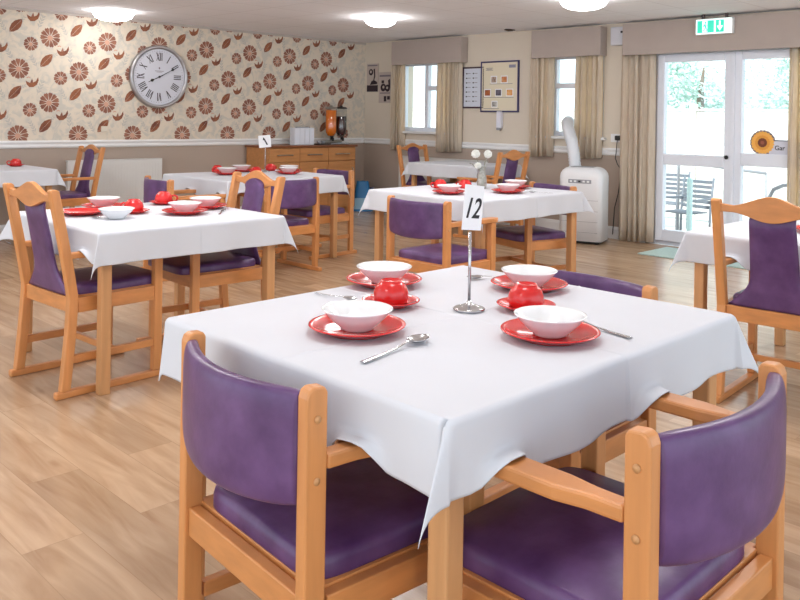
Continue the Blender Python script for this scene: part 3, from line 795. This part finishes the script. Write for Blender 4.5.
def high_chair():
    t = thing('high_back_armchair'); H = .935
    lean = lambda z: -.0 if z < .44 else -.098*((z-.44)/(H-.44))**1.1
    def foot(z): return -.035*(1-z/.44)**1.3 if z < .44 else 0
    zs = [.031, .10, .2, .3, .44, .55, .65, .75, .85, .91, H-.008, H]
    for sx in (-1, 1):
        xo = sx*.235
        fr = [(lean(z)+foot(z)+(.02 if z < H-.001 else .010), z) for z in zs]; bk = [(lean(z)+foot(z)-(.022 if z < H-.001 else .012), z) for z in zs]
        m = MB(); m.prism(fr+bk[::-1], xo-.02, xo+.02, 'x', bev=.004); m.build('leg', WOODV, t)
        bar(xo-.018, xo+.018, .405, .448, .031, .619, .004).build('leg', WOODV, t)
        bar(xo-.019, xo+.019, -.075, .52, 0, .031, .006).build('runner', WOODH, t)
        bar(xo-.012, xo+.012, .0, .405, .15, .185, .003).build('stretcher', WOODH, t)
        bar(xo-.014, xo+.014, .02, .405, .375, .443, .003).build('seat_rail', WOODH, t)
        M_ = Matrix.Scale(1, 4)
        X = lambda v: sx*v
        pl = [(X(.215), -.022), (X(.252), -.022), (X(.256), .10), (X(.268), .2), (X(.268), .44), (X(.255), .475), (X(.22), .475), (X(.21), .44), (X(.21), .2)]
        m = MB(); m.prism(pl, .62, .648, 'z', bev=.006); m.build('armrest', WOODH, t)
    bar(-.223, .223, .2, .222, .152, .182, .003).build('stretcher', WOODH, t)
    bar(-.215, .215, -.012, .016, .375, .443, .003).build('seat_rail', WOODH, t)
    bar(-.217, .217, .414, .442, .375, .443, .003).build('seat_rail', WOODH, t)
    bar(-.222, .222, .02, .41, .433, .447, .002).build('seat_board', WOODH, t)
    cushion('seat', t, VINYL, .214, .022, .495, .444, .488)
    # hump-backed top rail
    hump = lambda x: .915+.012*math.cos(abs(x)/.215*PI*.5)+.03*max(0, math.cos(min(1, abs(x)/.13)*PI)*.5+.5)-.012*max(0, 1-abs(abs(x)-.16)/.06)
    xs = [-.217+.434*k/24 for k in range(25)]
    top = [(x, hump(x)) for x in xs]
    bot = [(x, .878-.036*max(0, math.cos(min(1, abs(x)/.17)*PI)*.5+.5)) for x in xs]
    m = MB(); y = lean(.88); m.prism(top+bot[::-1], y-.016, y+.008, 'y', bev=.003); m.build('top_rail', WOODH, t)
    # padded splat that flares out to the posts at the bottom, domed top lapping over the rail
    def hw(z):
        if z < .60: return .105+.108*(1-math.sin(PI/2*min(1, (z-.446)/.154)))**1.1
        if z > .865: return .100*math.sqrt(max(0, 1-((z-.865)/.048)**2))
        return .105-.008*(z-.6)/.265
    zz = [.446+.03*0]+[.446+.154*k/10 for k in range(1, 11)]+[.65, .7, .75, .8, .84, .865, .88, .892, .902, .909, .9129]
    m = MB()
    F = []; B = []; n = 12
    for z in zz:
        w = hw(z); y = lean(z)
        rowF = []; rowB = []
        for k in range(n+1):
            s = -1+2*k/n
            pf = .020*(1-abs(s)**6)
            rowF.append(m.bm.verts.new((w*s, y+.004+pf+(.006 if z > .84 else 0), z)))
            rowB.append(m.bm.verts.new((w*s, y-.008*(1-abs(s)**6)+(.017 if z > .84 else .0), z)))
        F.append(rowF); B.append(rowB)
    for rows, flip in ((F, 0), (B, 1)):
        for a, b in zip(rows, rows[1:]):
            for k in range(n):
                q = (a[k], a[k+1], b[k+1], b[k]); f = m.bm.faces.new(q[::-1] if flip else q); f.smooth = True
    for k0 in (0, n):
        for i in range(len(zz)-1): m.bm.faces.new((F[i][k0], F[i+1][k0], B[i+1][k0], B[i][k0]))
    for i in (0, len(zz)-1):
        for k in range(n):
            try: m.bm.faces.new((F[i][k], F[i][k+1], B[i][k+1], B[i][k]))
            except ValueError: pass
    m.build('splat', VINYL, t)
    return t
LOW = low_chair(); HIGH = high_chair()
G1 = 'low back purple armchairs'; G2 = 'high back purple armchairs'
def low(x, y, f, label): return place(LOW, (x, y, 0), R(f-90), label, 'chair', G1)
def high(x, y, f, label): return place(HIGH, (x, y, 0), R(f-90), label, 'chair', G2)
low(1.000, 1.446, -4.5, 'purple low back armchair at the left end of the front table, back to camera')
low(1.516, .670, 90, 'purple low back armchair nearest the camera on the right, at front table side').scale = (1.12, 1, 1)
low(2.335, 1.487, 180, 'purple low back armchair at the far end of the front table, mostly hidden')
low(4.10, 5.33, 90, 'purple low back armchair seen from behind at the table before the sideboard')
low(5.10, 6.00, 183, 'purple low back armchair by the blue bag, facing the table before the sideboard')
low(3.255, 5.95, -8, 'purple low back armchair showing its back before the left radiator')
low(3.73, 3.565, 0, 'purple low back armchair with shiny seat, back to camera, at the flower vase table')
low(5.435, 3.74, 165, 'purple low back armchair behind the flower vase table, beside the air conditioner')
high(1.575, 3.895, 3, 'high back purple armchair nearest on the left, back to camera, at left table')
high(2.715, 3.985, 177, 'high back purple armchair facing us with arched purple panel across the left table')
high(3.77, 1.40, 4, 'high back purple armchair at the right edge of the room, back to camera')
high(3.58, 8.08, 181, 'high back purple armchair before the radiator at the far left table')
high(7.43, 7.13, -90, 'high back purple armchair under the corner window, facing the room')
high(6.95, 5.36, 90, 'high back purple armchair below the large notice board, back to the room')

# ------------------------------------------------------------------ tables and cloths
TOP = .745
def table(x, y, hx, hy, rz, label):
    t = thing('dining_table', label, 'table', (x, y, 0), rz, 'square wooden dining tables')
    bar(-hx, hx, -hy, hy, .712, .738, .004).build('tabletop', TWOOD, t)
    for sx in (-1, 1):
        for sy in (-1, 1):
            cx, cy = sx*(hx-.045), sy*(hy-.045)
            m = MB(); m.box(cx-.025, cx+.025, cy-.025, cy+.025, 0, .711, .006)
            m.build('leg', TWOOD, t)
    for sy in (-1, 1): bar(-hx+.075, hx-.075, sy*(hy-.045)-.011, sy*(hy-.045)+.011, .655, .711, .002).build('apron', TWOOD, t)
    for sx in (-1, 1): bar(sx*(hx-.045)-.011, sx*(hx-.045)+.011, -hy+.075, hy-.075, .655, .711, .002).build('apron', TWOOD, t)
    return t
def cloth(x, y, hx, hy, rz, label, over=.155, ks=(.4, .5, .6, .5), seed=0, flare=.04, arms=(), twist=0):
    """ks: how far each corner stands out: (-,-) (+,-) (+,+) (-,+)"""
    rnd = random.Random(seed); hx += .004; hy += .004
    ph = [rnd.uniform(0, 6) for _ in range(8)]
    rad = .014
    def drop(t_):
        if t_ < rad*PI/2: a = t_/rad; return rad*math.sin(a), rad*(1-math.cos(a))
        return rad, rad+t_-rad*PI/2
    def fn(u, v):
        ou = max(0, abs(u)-hx); ov = max(0, abs(v)-hy); su = 1 if u > 0 else -1; sv = 1 if v > 0 else -1
        bx = max(-hx, min(hx, u)); by = max(-hy, min(hy, v))
        if ou == 0 and ov == 0:
            z = TOP+.0022*math.exp(-(u/.004)**2)+.0022*math.exp(-(v/.004)**2)+.0016*math.exp(-((abs(u)-hx*.55)/.005)**2)
            z += .0012*math.sin(4*u+ph[0])*math.sin(5*v+ph[1])
            return (u, v, z)
        r = math.hypot(ou, ov); phi = math.atan2(ov, ou)
        k = ks[{(-1, -1): 0, (1, -1): 1, (1, 1): 2, (-1, 1): 3}[(su, sv)]]
        if k < .2: r = min(r, over*1.12)
        out, dz = drop(r)
        k = ks[{(-1, -1): 0, (1, -1): 1, (1, 1): 2, (-1, 1): 3}[(su, sv)]]
        lump = math.sin(2*phi)**.9 if (ou > 0 and ov > 0) else 0
        s_along = by if ou > 0 else bx
        wave = .010*math.sin(9*s_along+ph[2+(su > 0)+(2 if ov > ou else 0)])+.006*math.sin(23*s_along+ph[6])
        grow = min(1, r/over)
        fl = flare*max(0, r-rad)+wave*grow*(1-lump)
        h = k*lump*max(0, r-rad*.5)
        dz = dz*math.sqrt(max(.1, 1-min(.9, (k*lump)**2)))
        dx = su*(math.cos(phi)*(out+fl)*(1-.35*lump)+h*.7071) if True else 0
        dy = sv*(math.sin(phi)*(out+fl)*(1-.35*lump)+h*.7071)
        if ov == 0: dy = 0
        if ou == 0: dx = 0
        z = TOP-dz
        if lump and twist and (su, sv) == (-1, -1):
            c_, s_ = math.cos(twist), math.sin(twist); qx, qy = dx, dy
            dx, dy = qx*c_-qy*s_, qx*s_+qy*c_
        # cloth lifted where a chair arm runs in under it
        for side, s0 in arms:
            on = (ou > 0 and ov == 0 and side == ('-x' if su < 0 else '+x')) or (ov > 0 and ou == 0 and side == ('-y' if sv < 0 else '+y'))
            if not on or z > .655: continue
            w_ = math.exp(-((s_along-s0)/.055)**4)
            e_ = (.655-z)*w_; z += e_
            if ou > 0: dx += su*e_*.55
            else: dy += sv*e_*.55
        return (bx+dx, by+dy, z)
    def axis(h):
        e = over
        ed = [h+e*q for q in (0, .02, .05, .09, .13, .2, .28, .36, .45, .54, .63, .72, .81, .9, .96, 1)]
        inn = [h*k/26 for k in range(-26, 27)]
        fine = [d for c in (0,) for d in (-.012, -.008, -.004, .004, .008, .012)]
        return sorted(set([round(q, 5) for q in [-q for q in ed]+inn+fine+ed]))
    m = MB(); m.grid(fn, axis(hx), axis(hy))
    o = m.build('tablecloth', CLOTH, smooth=True)
    so = o.modifiers.new('thick', 'SOLIDIFY'); so.thickness = .002; so.offset = -1
    o.location = (x, y, 0); o.rotation_euler = (0, 0, rz)
    return tag(o, label, 'tablecloth', 'white tablecloths')
TABS = [
 (1.695, 1.462, .585, .487, 0, 'front', 'wooden dining table in front under the nearest white cloth', 'white tablecloth with hanging corner on the front table', (.36, .40, .3, .08)),
 (2.16, 4.05, .50, .50, 0, 'left', 'wooden dining table on the left between two high back chairs', 'white tablecloth on the left table under six red dishes', (.40, .35, .4, .45)),
 (4.30, 6.15, .60, .50, 0, 'sideboard', 'wooden dining table standing before the oak sideboard', 'white tablecloth on the table before the sideboard', (.3, .3, .3, .2)),
 (2.62, 8.14, .54, .44, 0, 'far left', 'wooden dining table at the far left before the wallpaper wall', 'white tablecloth on the far left table with one cup', (.3, .45, .3, .3)),
 (4.725, 3.925, .575, .525, 0, 'middle', 'wooden dining table in the middle with the flower vase', 'white tablecloth under the flower vase on the middle table', (.3, .5, .3, .35)),
 (7.43, 6.37, .39, .52, 0, 'window', 'wooden dining table by the corner window between two high chairs', 'bare white tablecloth on the table by the corner window', (.3, .5, .3, .4)),
 (4.41, 1.30, .56, .55, 0, 'right', 'wooden dining table at the right edge near the glass doors', 'white tablecloth at the right edge near the glass doors', (.3, .4, .3, .35)),
]
ARMS = {'front': (('-x', .22), ('-x', -.27), ('-y', -.455), ('-y', .09), ('+x', .27), ('+x', -.22)), 'left': (('-x', -.39), ('-x', .08), ('+x', -.30), ('+x', .17)),
        'middle': (('-x', -.115), ('+x', -.36), ('+x', .15)), 'right': (('-x', .335), ('-x', -.135)), 'sideboard': (('-x', -.45), ('-x', .04), ('+x', -.47), ('+x', .04), ('-y', -.5), ('-y', 0)),
        'far left': (('+x', -.30), ('+x', .18)), 'window': (('+y', -.29), ('+y', .18))}
for i, (x, y, hx, hy, rz, nm, l1, l2, ks) in enumerate(TABS):
    table(x, y, hx, hy, rz, l1)
    cloth(x, y, hx, hy, rz, l2, ks=ks, seed=i+3, arms=ARMS.get(nm, ()), twist=R(-38) if nm == 'front' else 0)

# ------------------------------------------------------------------ crockery
def lathe_obj(name, prof, m_, n=40):
    m = MB(); m.lathe(prof, n, cap=False); return m.build(name, m_, None, True)
PLATE = lathe_obj('plate', [(0, .004), (.07, .003), (.072, 0), (.076, 0), (.079, .003), (.088, .006), (.112, .016), (.119, .0185), (.121, .0205), (.119, .022), (.110, .0195), (.086, .0105), (.078, .0075), (0, .007)], RED)
BOWL = lathe_obj('bowl', [(0, 0.0052), (.034, 0.0043), (.036, 0.0000), (.040, 0.0000), (.042, 0.0043), (.056, 0.0155), (.072, 0.0310), (.083, 0.0447), (.088, 0.0482), (.0885, 0.0503), (.086, 0.0512), (.080, 0.0464), (.069, 0.0335), (.053, 0.0181), (.038, 0.0095), (0, 0.0086)], WHITE)
SAUC = lathe_obj('saucer', [(0, .004), (.042, .003), (.044, 0), (.048, 0), (.052, .004), (.074, .013), (.081, .016), (.0825, .018), (.080, .019), (.070, .0155), (.05, .009), (.030, .0075), (.028, .0065), (0, .0065)], RED)
m = MB(); m.lathe([(.043, 0), (.0475, .003), (.0505, .016), (.0495, .032), (.043, .048), (.034, .057), (.0315, .059), (.031, .064), (.028, .0645), (.0265, .06), (0, .0595)], 36, cap=False); 
CUPT = thing('cup'); m.build('cup_body', RED, CUPT, True)
m = MB(); m.tube([(.047, 0, .040), (.062, 0, .044), (.076, 0, .038), (.080, 0, .026), (.073, 0, .013), (.060, 0, .008), (.049, 0, .010)], .0052, 10); m.build('handle', RED, CUPT, True)
def spoon_proto():
    t = thing('spoon'); m = MB()
    # handle along -y .. bowl at +y
    sec = [(-.105, .0068, .0015), (-.098, .0075, .0015), (-.05, .0055, .002), (0, .0035, .004), (.035, .0028, .009), (.048, .0035, .010)]
    def hf(u, v):
        k = min(int(v*(len(sec)-1)), len(sec)-2); f = v*(len(sec)-1)-k
        y = sec[k][0]*(1-f)+sec[k+1][0]*f; w = sec[k][1]*(1-f)+sec[k+1][1]*f; z = sec[k][2]*(1-f)+sec[k+1][2]*f
        a = 2*PI*u; return (w*math.cos(a), y, z+.0012*math.sin(a))
    V = m.grid(hf, [k/12 for k in range(12)], [j/20 for j in range(21)], closeu=True)
    m.bm.faces.new([V[i][0] for i in range(12)]); m.bm.faces.new([V[i][20] for i in range(12)])
    m.build('handle', STEEL, t, True)
    m = MB()
    def bf(u, v):
        a = 2*PI*u; rx, ry = .0195, .031
        return (rx*v*math.cos(a)*(1-.12*math.sin(a)), .078+ry*v*math.sin(a), .0012+.0095*v*v)
    m.grid(bf, [k/28 for k in range(28)], [0.001, .3, .55, .75, .9, 1], closeu=True)
    o = m.build('spoon_bowl', STEEL, t, True); so = o.modifiers.new('thick', 'SOLIDIFY'); so.thickness = .0012; so.offset = 1
    return t
SPOON = spoon_proto()
Zt = TOP+.003
def plate(x, y, lab): place(PLATE, (x, y, Zt), random.random()*6, lab, 'plate', 'red plates laid on the tables')
def bowl(x, y, lab, on=True): place(BOWL, (x, y, Zt+(.0085 if on else 0)), 0, lab, 'bowl', 'white bowls laid on the tables')
def saucer(x, y, lab): place(SAUC, (x, y, Zt), 0, lab, 'saucer', 'red saucers laid on the tables')
def cup(x, y, rz, lab, on=True): place(CUPT, (x, y, Zt+(.0085 if on else .0)), R(rz), lab, 'cup', 'upturned red cups')
def spoon(x, y, rz, lab, z=0, tilt=0):
    o = place(SPOON, (x, y, Zt+z), R(rz), lab, 'spoon', 'steel spoons on the tables'); o.rotation_euler = (R(tilt), 0, R(rz)); return o

# front table
plate(1.370, 1.512, 'red plate on the front table beside the large spoon, nearest the left chair')
bowl(1.370, 1.512, 'white bowl on the front table plate nearest the large spoon')
plate(1.820, 1.885, 'red plate at the back left of the front table, small spoon beside it')
bowl(1.820, 1.885, 'white bowl at the back left of the front table')
plate(1.684, 1.159, 'red plate on the front table nearest the right hand chair')
bowl(1.684, 1.159, 'white bowl on the front table plate nearest the right hand chair')
plate(2.124, 1.543, 'red plate at the far end of the front table behind the red cup')
bowl(2.124, 1.543, 'white bowl at the far end of the front table behind the red cup')
saucer(1.631, 1.660, 'red saucer under the upturned cup left of the chrome number stand')
cup(1.631, 1.660, 50, 'upturned red cup left of the chrome number stand on front table')
saucer(1.882, 1.377, 'red saucer under the upturned cup right of the chrome number stand')
cup(1.882, 1.377, 42, 'upturned red cup right of the chrome number stand on front table')
spoon(1.325, 1.33, -81.4, 'large steel spoon lying in front of the nearest white bowl').scale = (1.15, 1.15, 1.15)
spoon(1.582, 1.845, -174.5, 'small steel spoon at the back left edge of the front table').scale = (.78, .78, .78)
spoon(2.17, 1.715, 58, 'steel spoon behind the number stand, half hidden by the far bowl').scale = (.9, .9, .9)
spoon(1.848, 1.14, -10, 'steel spoon right of the front table plate, only its handle showing')
# left table
plate(1.87, 4.21, 'large red plate without bowl at the near end of the left table')
bowl(1.93, 3.95, 'white bowl standing straight on the cloth of the left table', False)
plate(2.08, 4.41, 'red plate at the back of the left table by the near high chair')
bowl(2.08, 4.41, 'white bowl on the back left plate of the left table')
plate(2.30, 3.92, 'red plate at the front edge of the left table beside a spoon')
bowl(2.30, 3.92, 'white bowl at the front edge of the left table beside a spoon')
plate(2.525, 4.08, 'red plate on the left table before the arched chair back')
bowl(2.525, 4.08, 'white bowl on the left table before the arched chair back')
saucer(2.10, 4.10, 'red saucer on the left table behind the bowl standing on cloth')
cup(2.10, 4.10, 120, 'upturned red cup on the left table behind the bowl standing on cloth')
saucer(2.44, 4.40, 'red saucer at the back of the left table')
cup(2.44, 4.40, -40, 'upturned red cup at the back middle of the left table')
spoon(2.475, 3.84, -40, 'steel spoon at the front edge of the left table').scale = (.85, .85, .85)
spoon(1.80, 4.04, -135, 'steel spoon in front of the plate without bowl on left table').scale = (.8, .8, .8)
# table before the sideboard
plate(4.078, 6.25, 'red plate at the left end of the table before the sideboard')
bowl(4.078, 6.25, 'white bowl at the left end of the table before the sideboard')
plate(4.40, 6.50, 'red plate behind the cups on the table before the sideboard')
bowl(4.40, 6.50, 'white bowl behind the cups, left of the small number stand')
plate(4.591, 6.03, 'red plate above the purple chair back on the table before the sideboard')
bowl(4.591, 6.03, 'white bowl above the purple chair back on the table before the sideboard')
plate(4.76, 6.24, 'red plate at the right end of the table before the sideboard')
bowl(4.76, 6.24, 'white bowl at the right end of the table before the sideboard')
cup(4.16, 6.53, 200, 'upturned red cup at the back left of the table before the sideboard', False)
cup(4.34, 6.18, 100, 'upturned red cup at the front of the table before the sideboard, above arched chair', False)
cup(4.71, 6.47, 10, 'upturned red cup right of the small number stand', False)
# far left table
saucer(3.00, 8.25, 'red saucer on the far left table')
cup(3.00, 8.25, 150, 'single upturned red cup on the far left table')
# middle table
plate(4.342, 3.853, 'red plate at the left of the middle table above the low chair back')
bowl(4.342, 3.853, 'white bowl at the left of the middle table above the low chair back')
plate(4.757, 3.654, 'red plate at the front right of the middle table beside a spoon')
bowl(4.757, 3.654, 'white bowl at the front right of the middle table beside a spoon')
plate(5.12, 3.86, 'red plate at the back right of the middle table')
bowl(5.12, 3.86, 'white bowl at the back right of the middle table')
cup(4.62, 4.19, 160, 'upturned red cup farther left of the flower vase on the middle table', False)
cup(4.775, 4.075, 100, 'upturned red cup just left of the flower vase', False)
spoon(4.93, 3.49, 40, 'steel spoon on the near right edge of the middle table').scale = (.8, .8, .8)
# right table
plate(4.30, 1.40, 'red plate at the right edge of the photo behind the high chair back')
# ------------------------------------------------------------------ number stands and flower vase
def number_stand(x, y, htop, cw, ch, yaw, label, digits, lean):
    t = thing('number_stand', label, 'number stand', (x, y, Zt), R(yaw), 'table number stands')
    m = MB(); m.lathe([(.044, 0), (.045, .003), (.040, .007), (.022, .012), (.008, .018), (.0045, .026), (0, .026)], 36); m.build('base', STEEL, t, True)
    m = MB(); m.tube([(0, 0, .024), (0, 0, htop-.01)], .0042, 12); m.build('rod', STEEL, t)
    m = MB(); pts = []
    for k in range(40):
        a = 2*PI*k/16; rr_ = .004+.012*k/40; pts.append((rr_*math.cos(a), .003+.0002*k, htop-.002+.014+rr_*math.sin(a)))
    m.tube(pts, .0012, 6); m.build('clip', STEEL, t)
    c = MB(); 
    c.box(-cw/2, cw/2, -.004, -.003, 0, ch); c = c.build('card', PAPER, t); c.location = (0, 0, htop-.005); c.rotation_euler = (0, R(lean), 0)
    return t, c

t, c = number_stand(1.761, 1.482, .226, .095, .125, 6, 'chrome number stand with card 12 on the front table', '12', 7)
text('digits', '12', .080, (-.047, -.0046, .034), (PI/2, 0, 0), INK, c, shear=.30, ext=.0003)
t, c = number_stand(4.585, 6.385, .232, .115, .115, -45, 'small number stand with white card on the table before the sideboard', '', -6)
m = MB(); m.prism([(-.012, .095), (-.002, .09), (.028, .025), (.016, .022), (-.006, .07), (-.016, .07)], -.0046, -.0041, 'y'); m.build('digit_mark', INK, c)
t = thing('flower_vase', 'slim grey glass vase of white pompom flowers on the middle table', 'vase', (4.862, 3.985, Zt))
m = MB(); m.lathe([(0, .001), (.028, 0), (.036, .006), (.038, .05), (.033, .10), (.024, .135), (.030, .165), (.028, .166), (.022, .137), (.030, .10), (.034, .05), (.030, .01), (0, .008)], 28, cap=False); m.build('vase_body', mat('smoky_glass', (128, 126, 118), .12, rgb2=(170, 168, 158), scale=(40, 40, 60), coat=.5), t, True)
def pompom(x, y, z, r, s):
    rd = random.Random(s); m = MB(); m.tube([(x*.12, y*.12, .03), (x*.35, y*.35, .16), (x, y, z)], .0022, 6); m.build('stem', STEMG, t)
    m = MB()
    for k in range(130):
        zz = 1-2*(k+.5)/130; a = k*2.39996; q = math.sqrt(1-zz*zz); d = Vector((q*math.cos(a), q*math.sin(a), zz))
        u = d.orthogonal().normalized(); v = d.cross(u); rr_ = r*rd.uniform(.88, 1.05); w_ = r*.24
        p0 = Vector((x, y, z)); pts = [p0+d*r*.45, p0+d*rr_*.8+u*w_, p0+d*rr_, p0+d*rr_*.8-u*w_]
        m.bm.faces.new([m.bm.verts.new(p) for p in pts])
        pts = [p0+d*r*.45, p0+d*rr_*.8+v*w_, p0+d*rr_*.97, p0+d*rr_*.8-v*w_]
        m.bm.faces.new([m.bm.verts.new(p) for p in pts])
    m.lathe([(0, z-r*.8), (r*.55, z-r*.55), (r*.8, z), (r*.55, z+r*.55), (0, z+r*.8)], 16, (x, y, 0))
    m.build('flower', CREASE, t)
pompom(-.035, .035, .262, .036, 1); pompom(.032, -.030, .262, .034, 2); pompom(-.050, -.002, .175, .028, 3)
m = MB(); m.tube([(-.03, .03, .15), (-.055, .05, .185), (-.075, .06, .19)], .003, 6); m.tube([(.012, -.01, .15), (.03, .0, .20), (.05, -.01, .22)], .003, 6); m.build('leaf_stalk', STEMG, t)
# ------------------------------------------------------------------ outside
m = MB(); m.box(XR, 19.0, -6, 20, -.42, -.30); struct(m.build('patio_ground', PATIO))
m = MB(); m.box(XR, XR+.9, 2.2, 4.4, -.30, -.02, .01); struct(m.build('door_step', PATIO))
t = thing('garden_fence', 'pale horizontal board fence behind the patio', 'fence', (12.6, 0, -.3))
yy = -5.4
while yy < 19:
    m = MB()
    for k in range(13): m.box(-.014, .014-.006*(k % 2), yy+.06, yy+1.84, .03+k*.132, .03+k*.132+.126, .003)
    m.box(-.035, .035, yy+.05, yy+1.85, 1.75, 1.785, .004)
    m.build('fence_panel', FENCEM, t)
    m = MB(); m.box(-.05, .05, yy-.05, yy+.05, 0, 1.86, .006); m.build('fence_post', FENCEM, t)
    yy += 1.9
def tree(x, y, h, r, n, label, seed):
    rd = random.Random(seed)
    t = thing('garden_tree', label, 'tree', (x, y, -.3), 0, 'trees behind the fence')
    m = MB(); m.tube([(0, 0, 0), (.04, .02, h*.3), (-.03, .05, h*.62), (.02, 0, h*.8)], [.13, .11, .07, .02], 10); m.build('trunk', BARK, t)
    m = MB(); cl = []
    for _ in range(26):
        a = rd.uniform(0, 2*PI); q = math.sqrt(rd.random())*r; cl.append((q*math.cos(a), q*math.sin(a), rd.uniform(h*.28, h), rd.uniform(.35, .7)))
    for _ in range(n):
        c = rd.choice(cl); d = Vector((rd.gauss(0, 1), rd.gauss(0, 1), rd.gauss(0, 1))).normalized()*c[3]*rd.uniform(.6, 1)
        p = Vector(c[:3])+d; u = Vector((rd.gauss(0, 1), rd.gauss(0, 1), rd.gauss(0, 1))).normalized(); w = u.orthogonal().normalized()
        s = rd.uniform(.04, .08)
        f = m.bm.faces.new([m.bm.verts.new(p+u*s), m.bm.verts.new(p+w*s*.45), m.bm.verts.new(p-u*s), m.bm.verts.new(p-w*s*.45)])
    me_ = m.build('foliage', LEAFM, t)
for k, (x, y, h, r, l) in enumerate(((14.9, 5.2, 3.6, .95, 'tall pale green tree behind the fence in the right door pane'), (16.8, 7.8, 3.4, 1.0, 'pale green tree behind the fence in the left door pane'),
      (15.2, 1.9, 3.8, 1.2, 'bushy green tree behind the fence hidden by the long right curtain'))):
    tree(x, y, h, r, 5200, l, k+11)
def garden_chair(x, y, rz, label):
    t = thing('garden_chair', label, 'garden chair', (x, y, -.3), R(rz), 'slatted garden chairs')
    t.scale = (.88, .88, .88)
    for k in range(6):
        m = MB(); m.box(-.24, .24, -.25-.012*k, -.23-.012*k, .48+k*.075, .53+k*.075, .004); m.build('back_slat', GCHAIR, t)
    for k in range(5):
        m = MB(); m.box(-.24, .24, -.2+k*.09, -.13+k*.09, .42, .44, .004); m.build('seat_slat', GCHAIR, t)
    for sx in (-.26, .26):
        m = MB(); m.tube([(sx, -.22, 0), (sx, -.235, .44), (sx, -.31, .95)], .018, 8); m.build('leg', GCHAIR, t)
        m = MB(); m.tube([(sx, .24, 0), (sx, .24, .62)], .018, 8); m.build('leg', GCHAIR, t)
        m = MB(); m.box(sx-.025, sx+.025, -.27, .27, .62, .645, .005); m.build('armrest', GCHAIR, t)
garden_chair(10.45, 5.07, 78, 'grey slatted garden chair outside the left door pane')
garden_chair(11.4, 5.82, 95, 'grey slatted garden chair at the long curtain edge outside')
t = thing('parasol_post', 'pale teal post standing by the garden chairs outside', 'post', (9.9, 4.75, -.3))
m = MB(); m.lathe([(.2, 0), (.2, .05), (.05, .07), (.035, .10), (.035, .86), (0, .88)], 20); m.build('post', TEAL, t)
m = MB(); m.tube([(0, 0, 0), (0, 0, .75), (0, -.05, .85), (.0, -.15, .9), (0, -.75, .98)], .022, 10); m.tube([(0, -.3, .93), (0, -.3, 0)], .018, 10)
o = m.build('handrail', GREYP); o.location = (9.3, 3.55, -.3); tag(o, 'curved grey metal handrail outside the right door', 'handrail', 'metal handrails outside')
m = MB(); m.tube([(0, 0, 0), (0, 0, .98), (0, -.06, 1.02), (.3, -.6, .95), (.5, -1.0, .9)], .02, 10); m.tube([(.5, -1.0, .9), (.5, -1.0, 0)], .018, 10)
o = m.build('handrail', GREYP); o.location = (10.8, 5.35, -.3); tag(o, 'sloping grey metal handrail outside the left door', 'handrail', 'metal handrails outside')

# ------------------------------------------------------------------ light, camera
w = bpy.data.worlds.new('daylight'); sc.world = w; w.use_nodes = True
bg = w.node_tree.nodes['Background']; bg.inputs['Color'].default_value = (.80, .91, 1, 1); bg.inputs['Strength'].default_value = 2.0

sl = bpy.data.lights.new('sun', 'SUN'); sl.energy = 5; sl.angle = R(2); sl.color = (1, .97, .93)
so = bpy.data.objects.new('sun', sl); COL.objects.link(so); so.rotation_euler = Vector((.66, .12, -.74)).to_track_quat('-Z', 'Y').to_euler()
cam = bpy.data.cameras.new('camera'); co = bpy.data.objects.new('camera', cam); COL.objects.link(co); sc.camera = co
yaw, roll = R(45.0722), R(.8911)
fw = Vector((math.cos(yaw), math.sin(yaw), 0)); rt = Vector((math.sin(yaw), -math.cos(yaw), 0)); up = Vector((0, 0, 1))
r2 = rt*math.cos(roll)+up*math.sin(roll); u2 = -rt*math.sin(roll)+up*math.cos(roll)
co.matrix_world = Matrix(((r2.x, u2.x, -fw.x, 0), (r2.y, u2.y, -fw.y, 0), (r2.z, u2.z, -fw.z, 1.28), (0, 0, 0, 1)))
cam.sensor_width = 36; cam.lens = 36*824.29/800; cam.shift_y = -(300-117.12)/800; cam.clip_start = .05
sc.view_settings.view_transform = 'Standard'; sc.view_settings.look = 'None'; sc.view_settings.gamma = 1; sc.view_settings.use_curve_mapping = False
sc.view_settings.exposure = 0.06
sc.cycles.use_denoising = True
sc.cycles.max_bounces = 8; sc.cycles.diffuse_bounces = 4
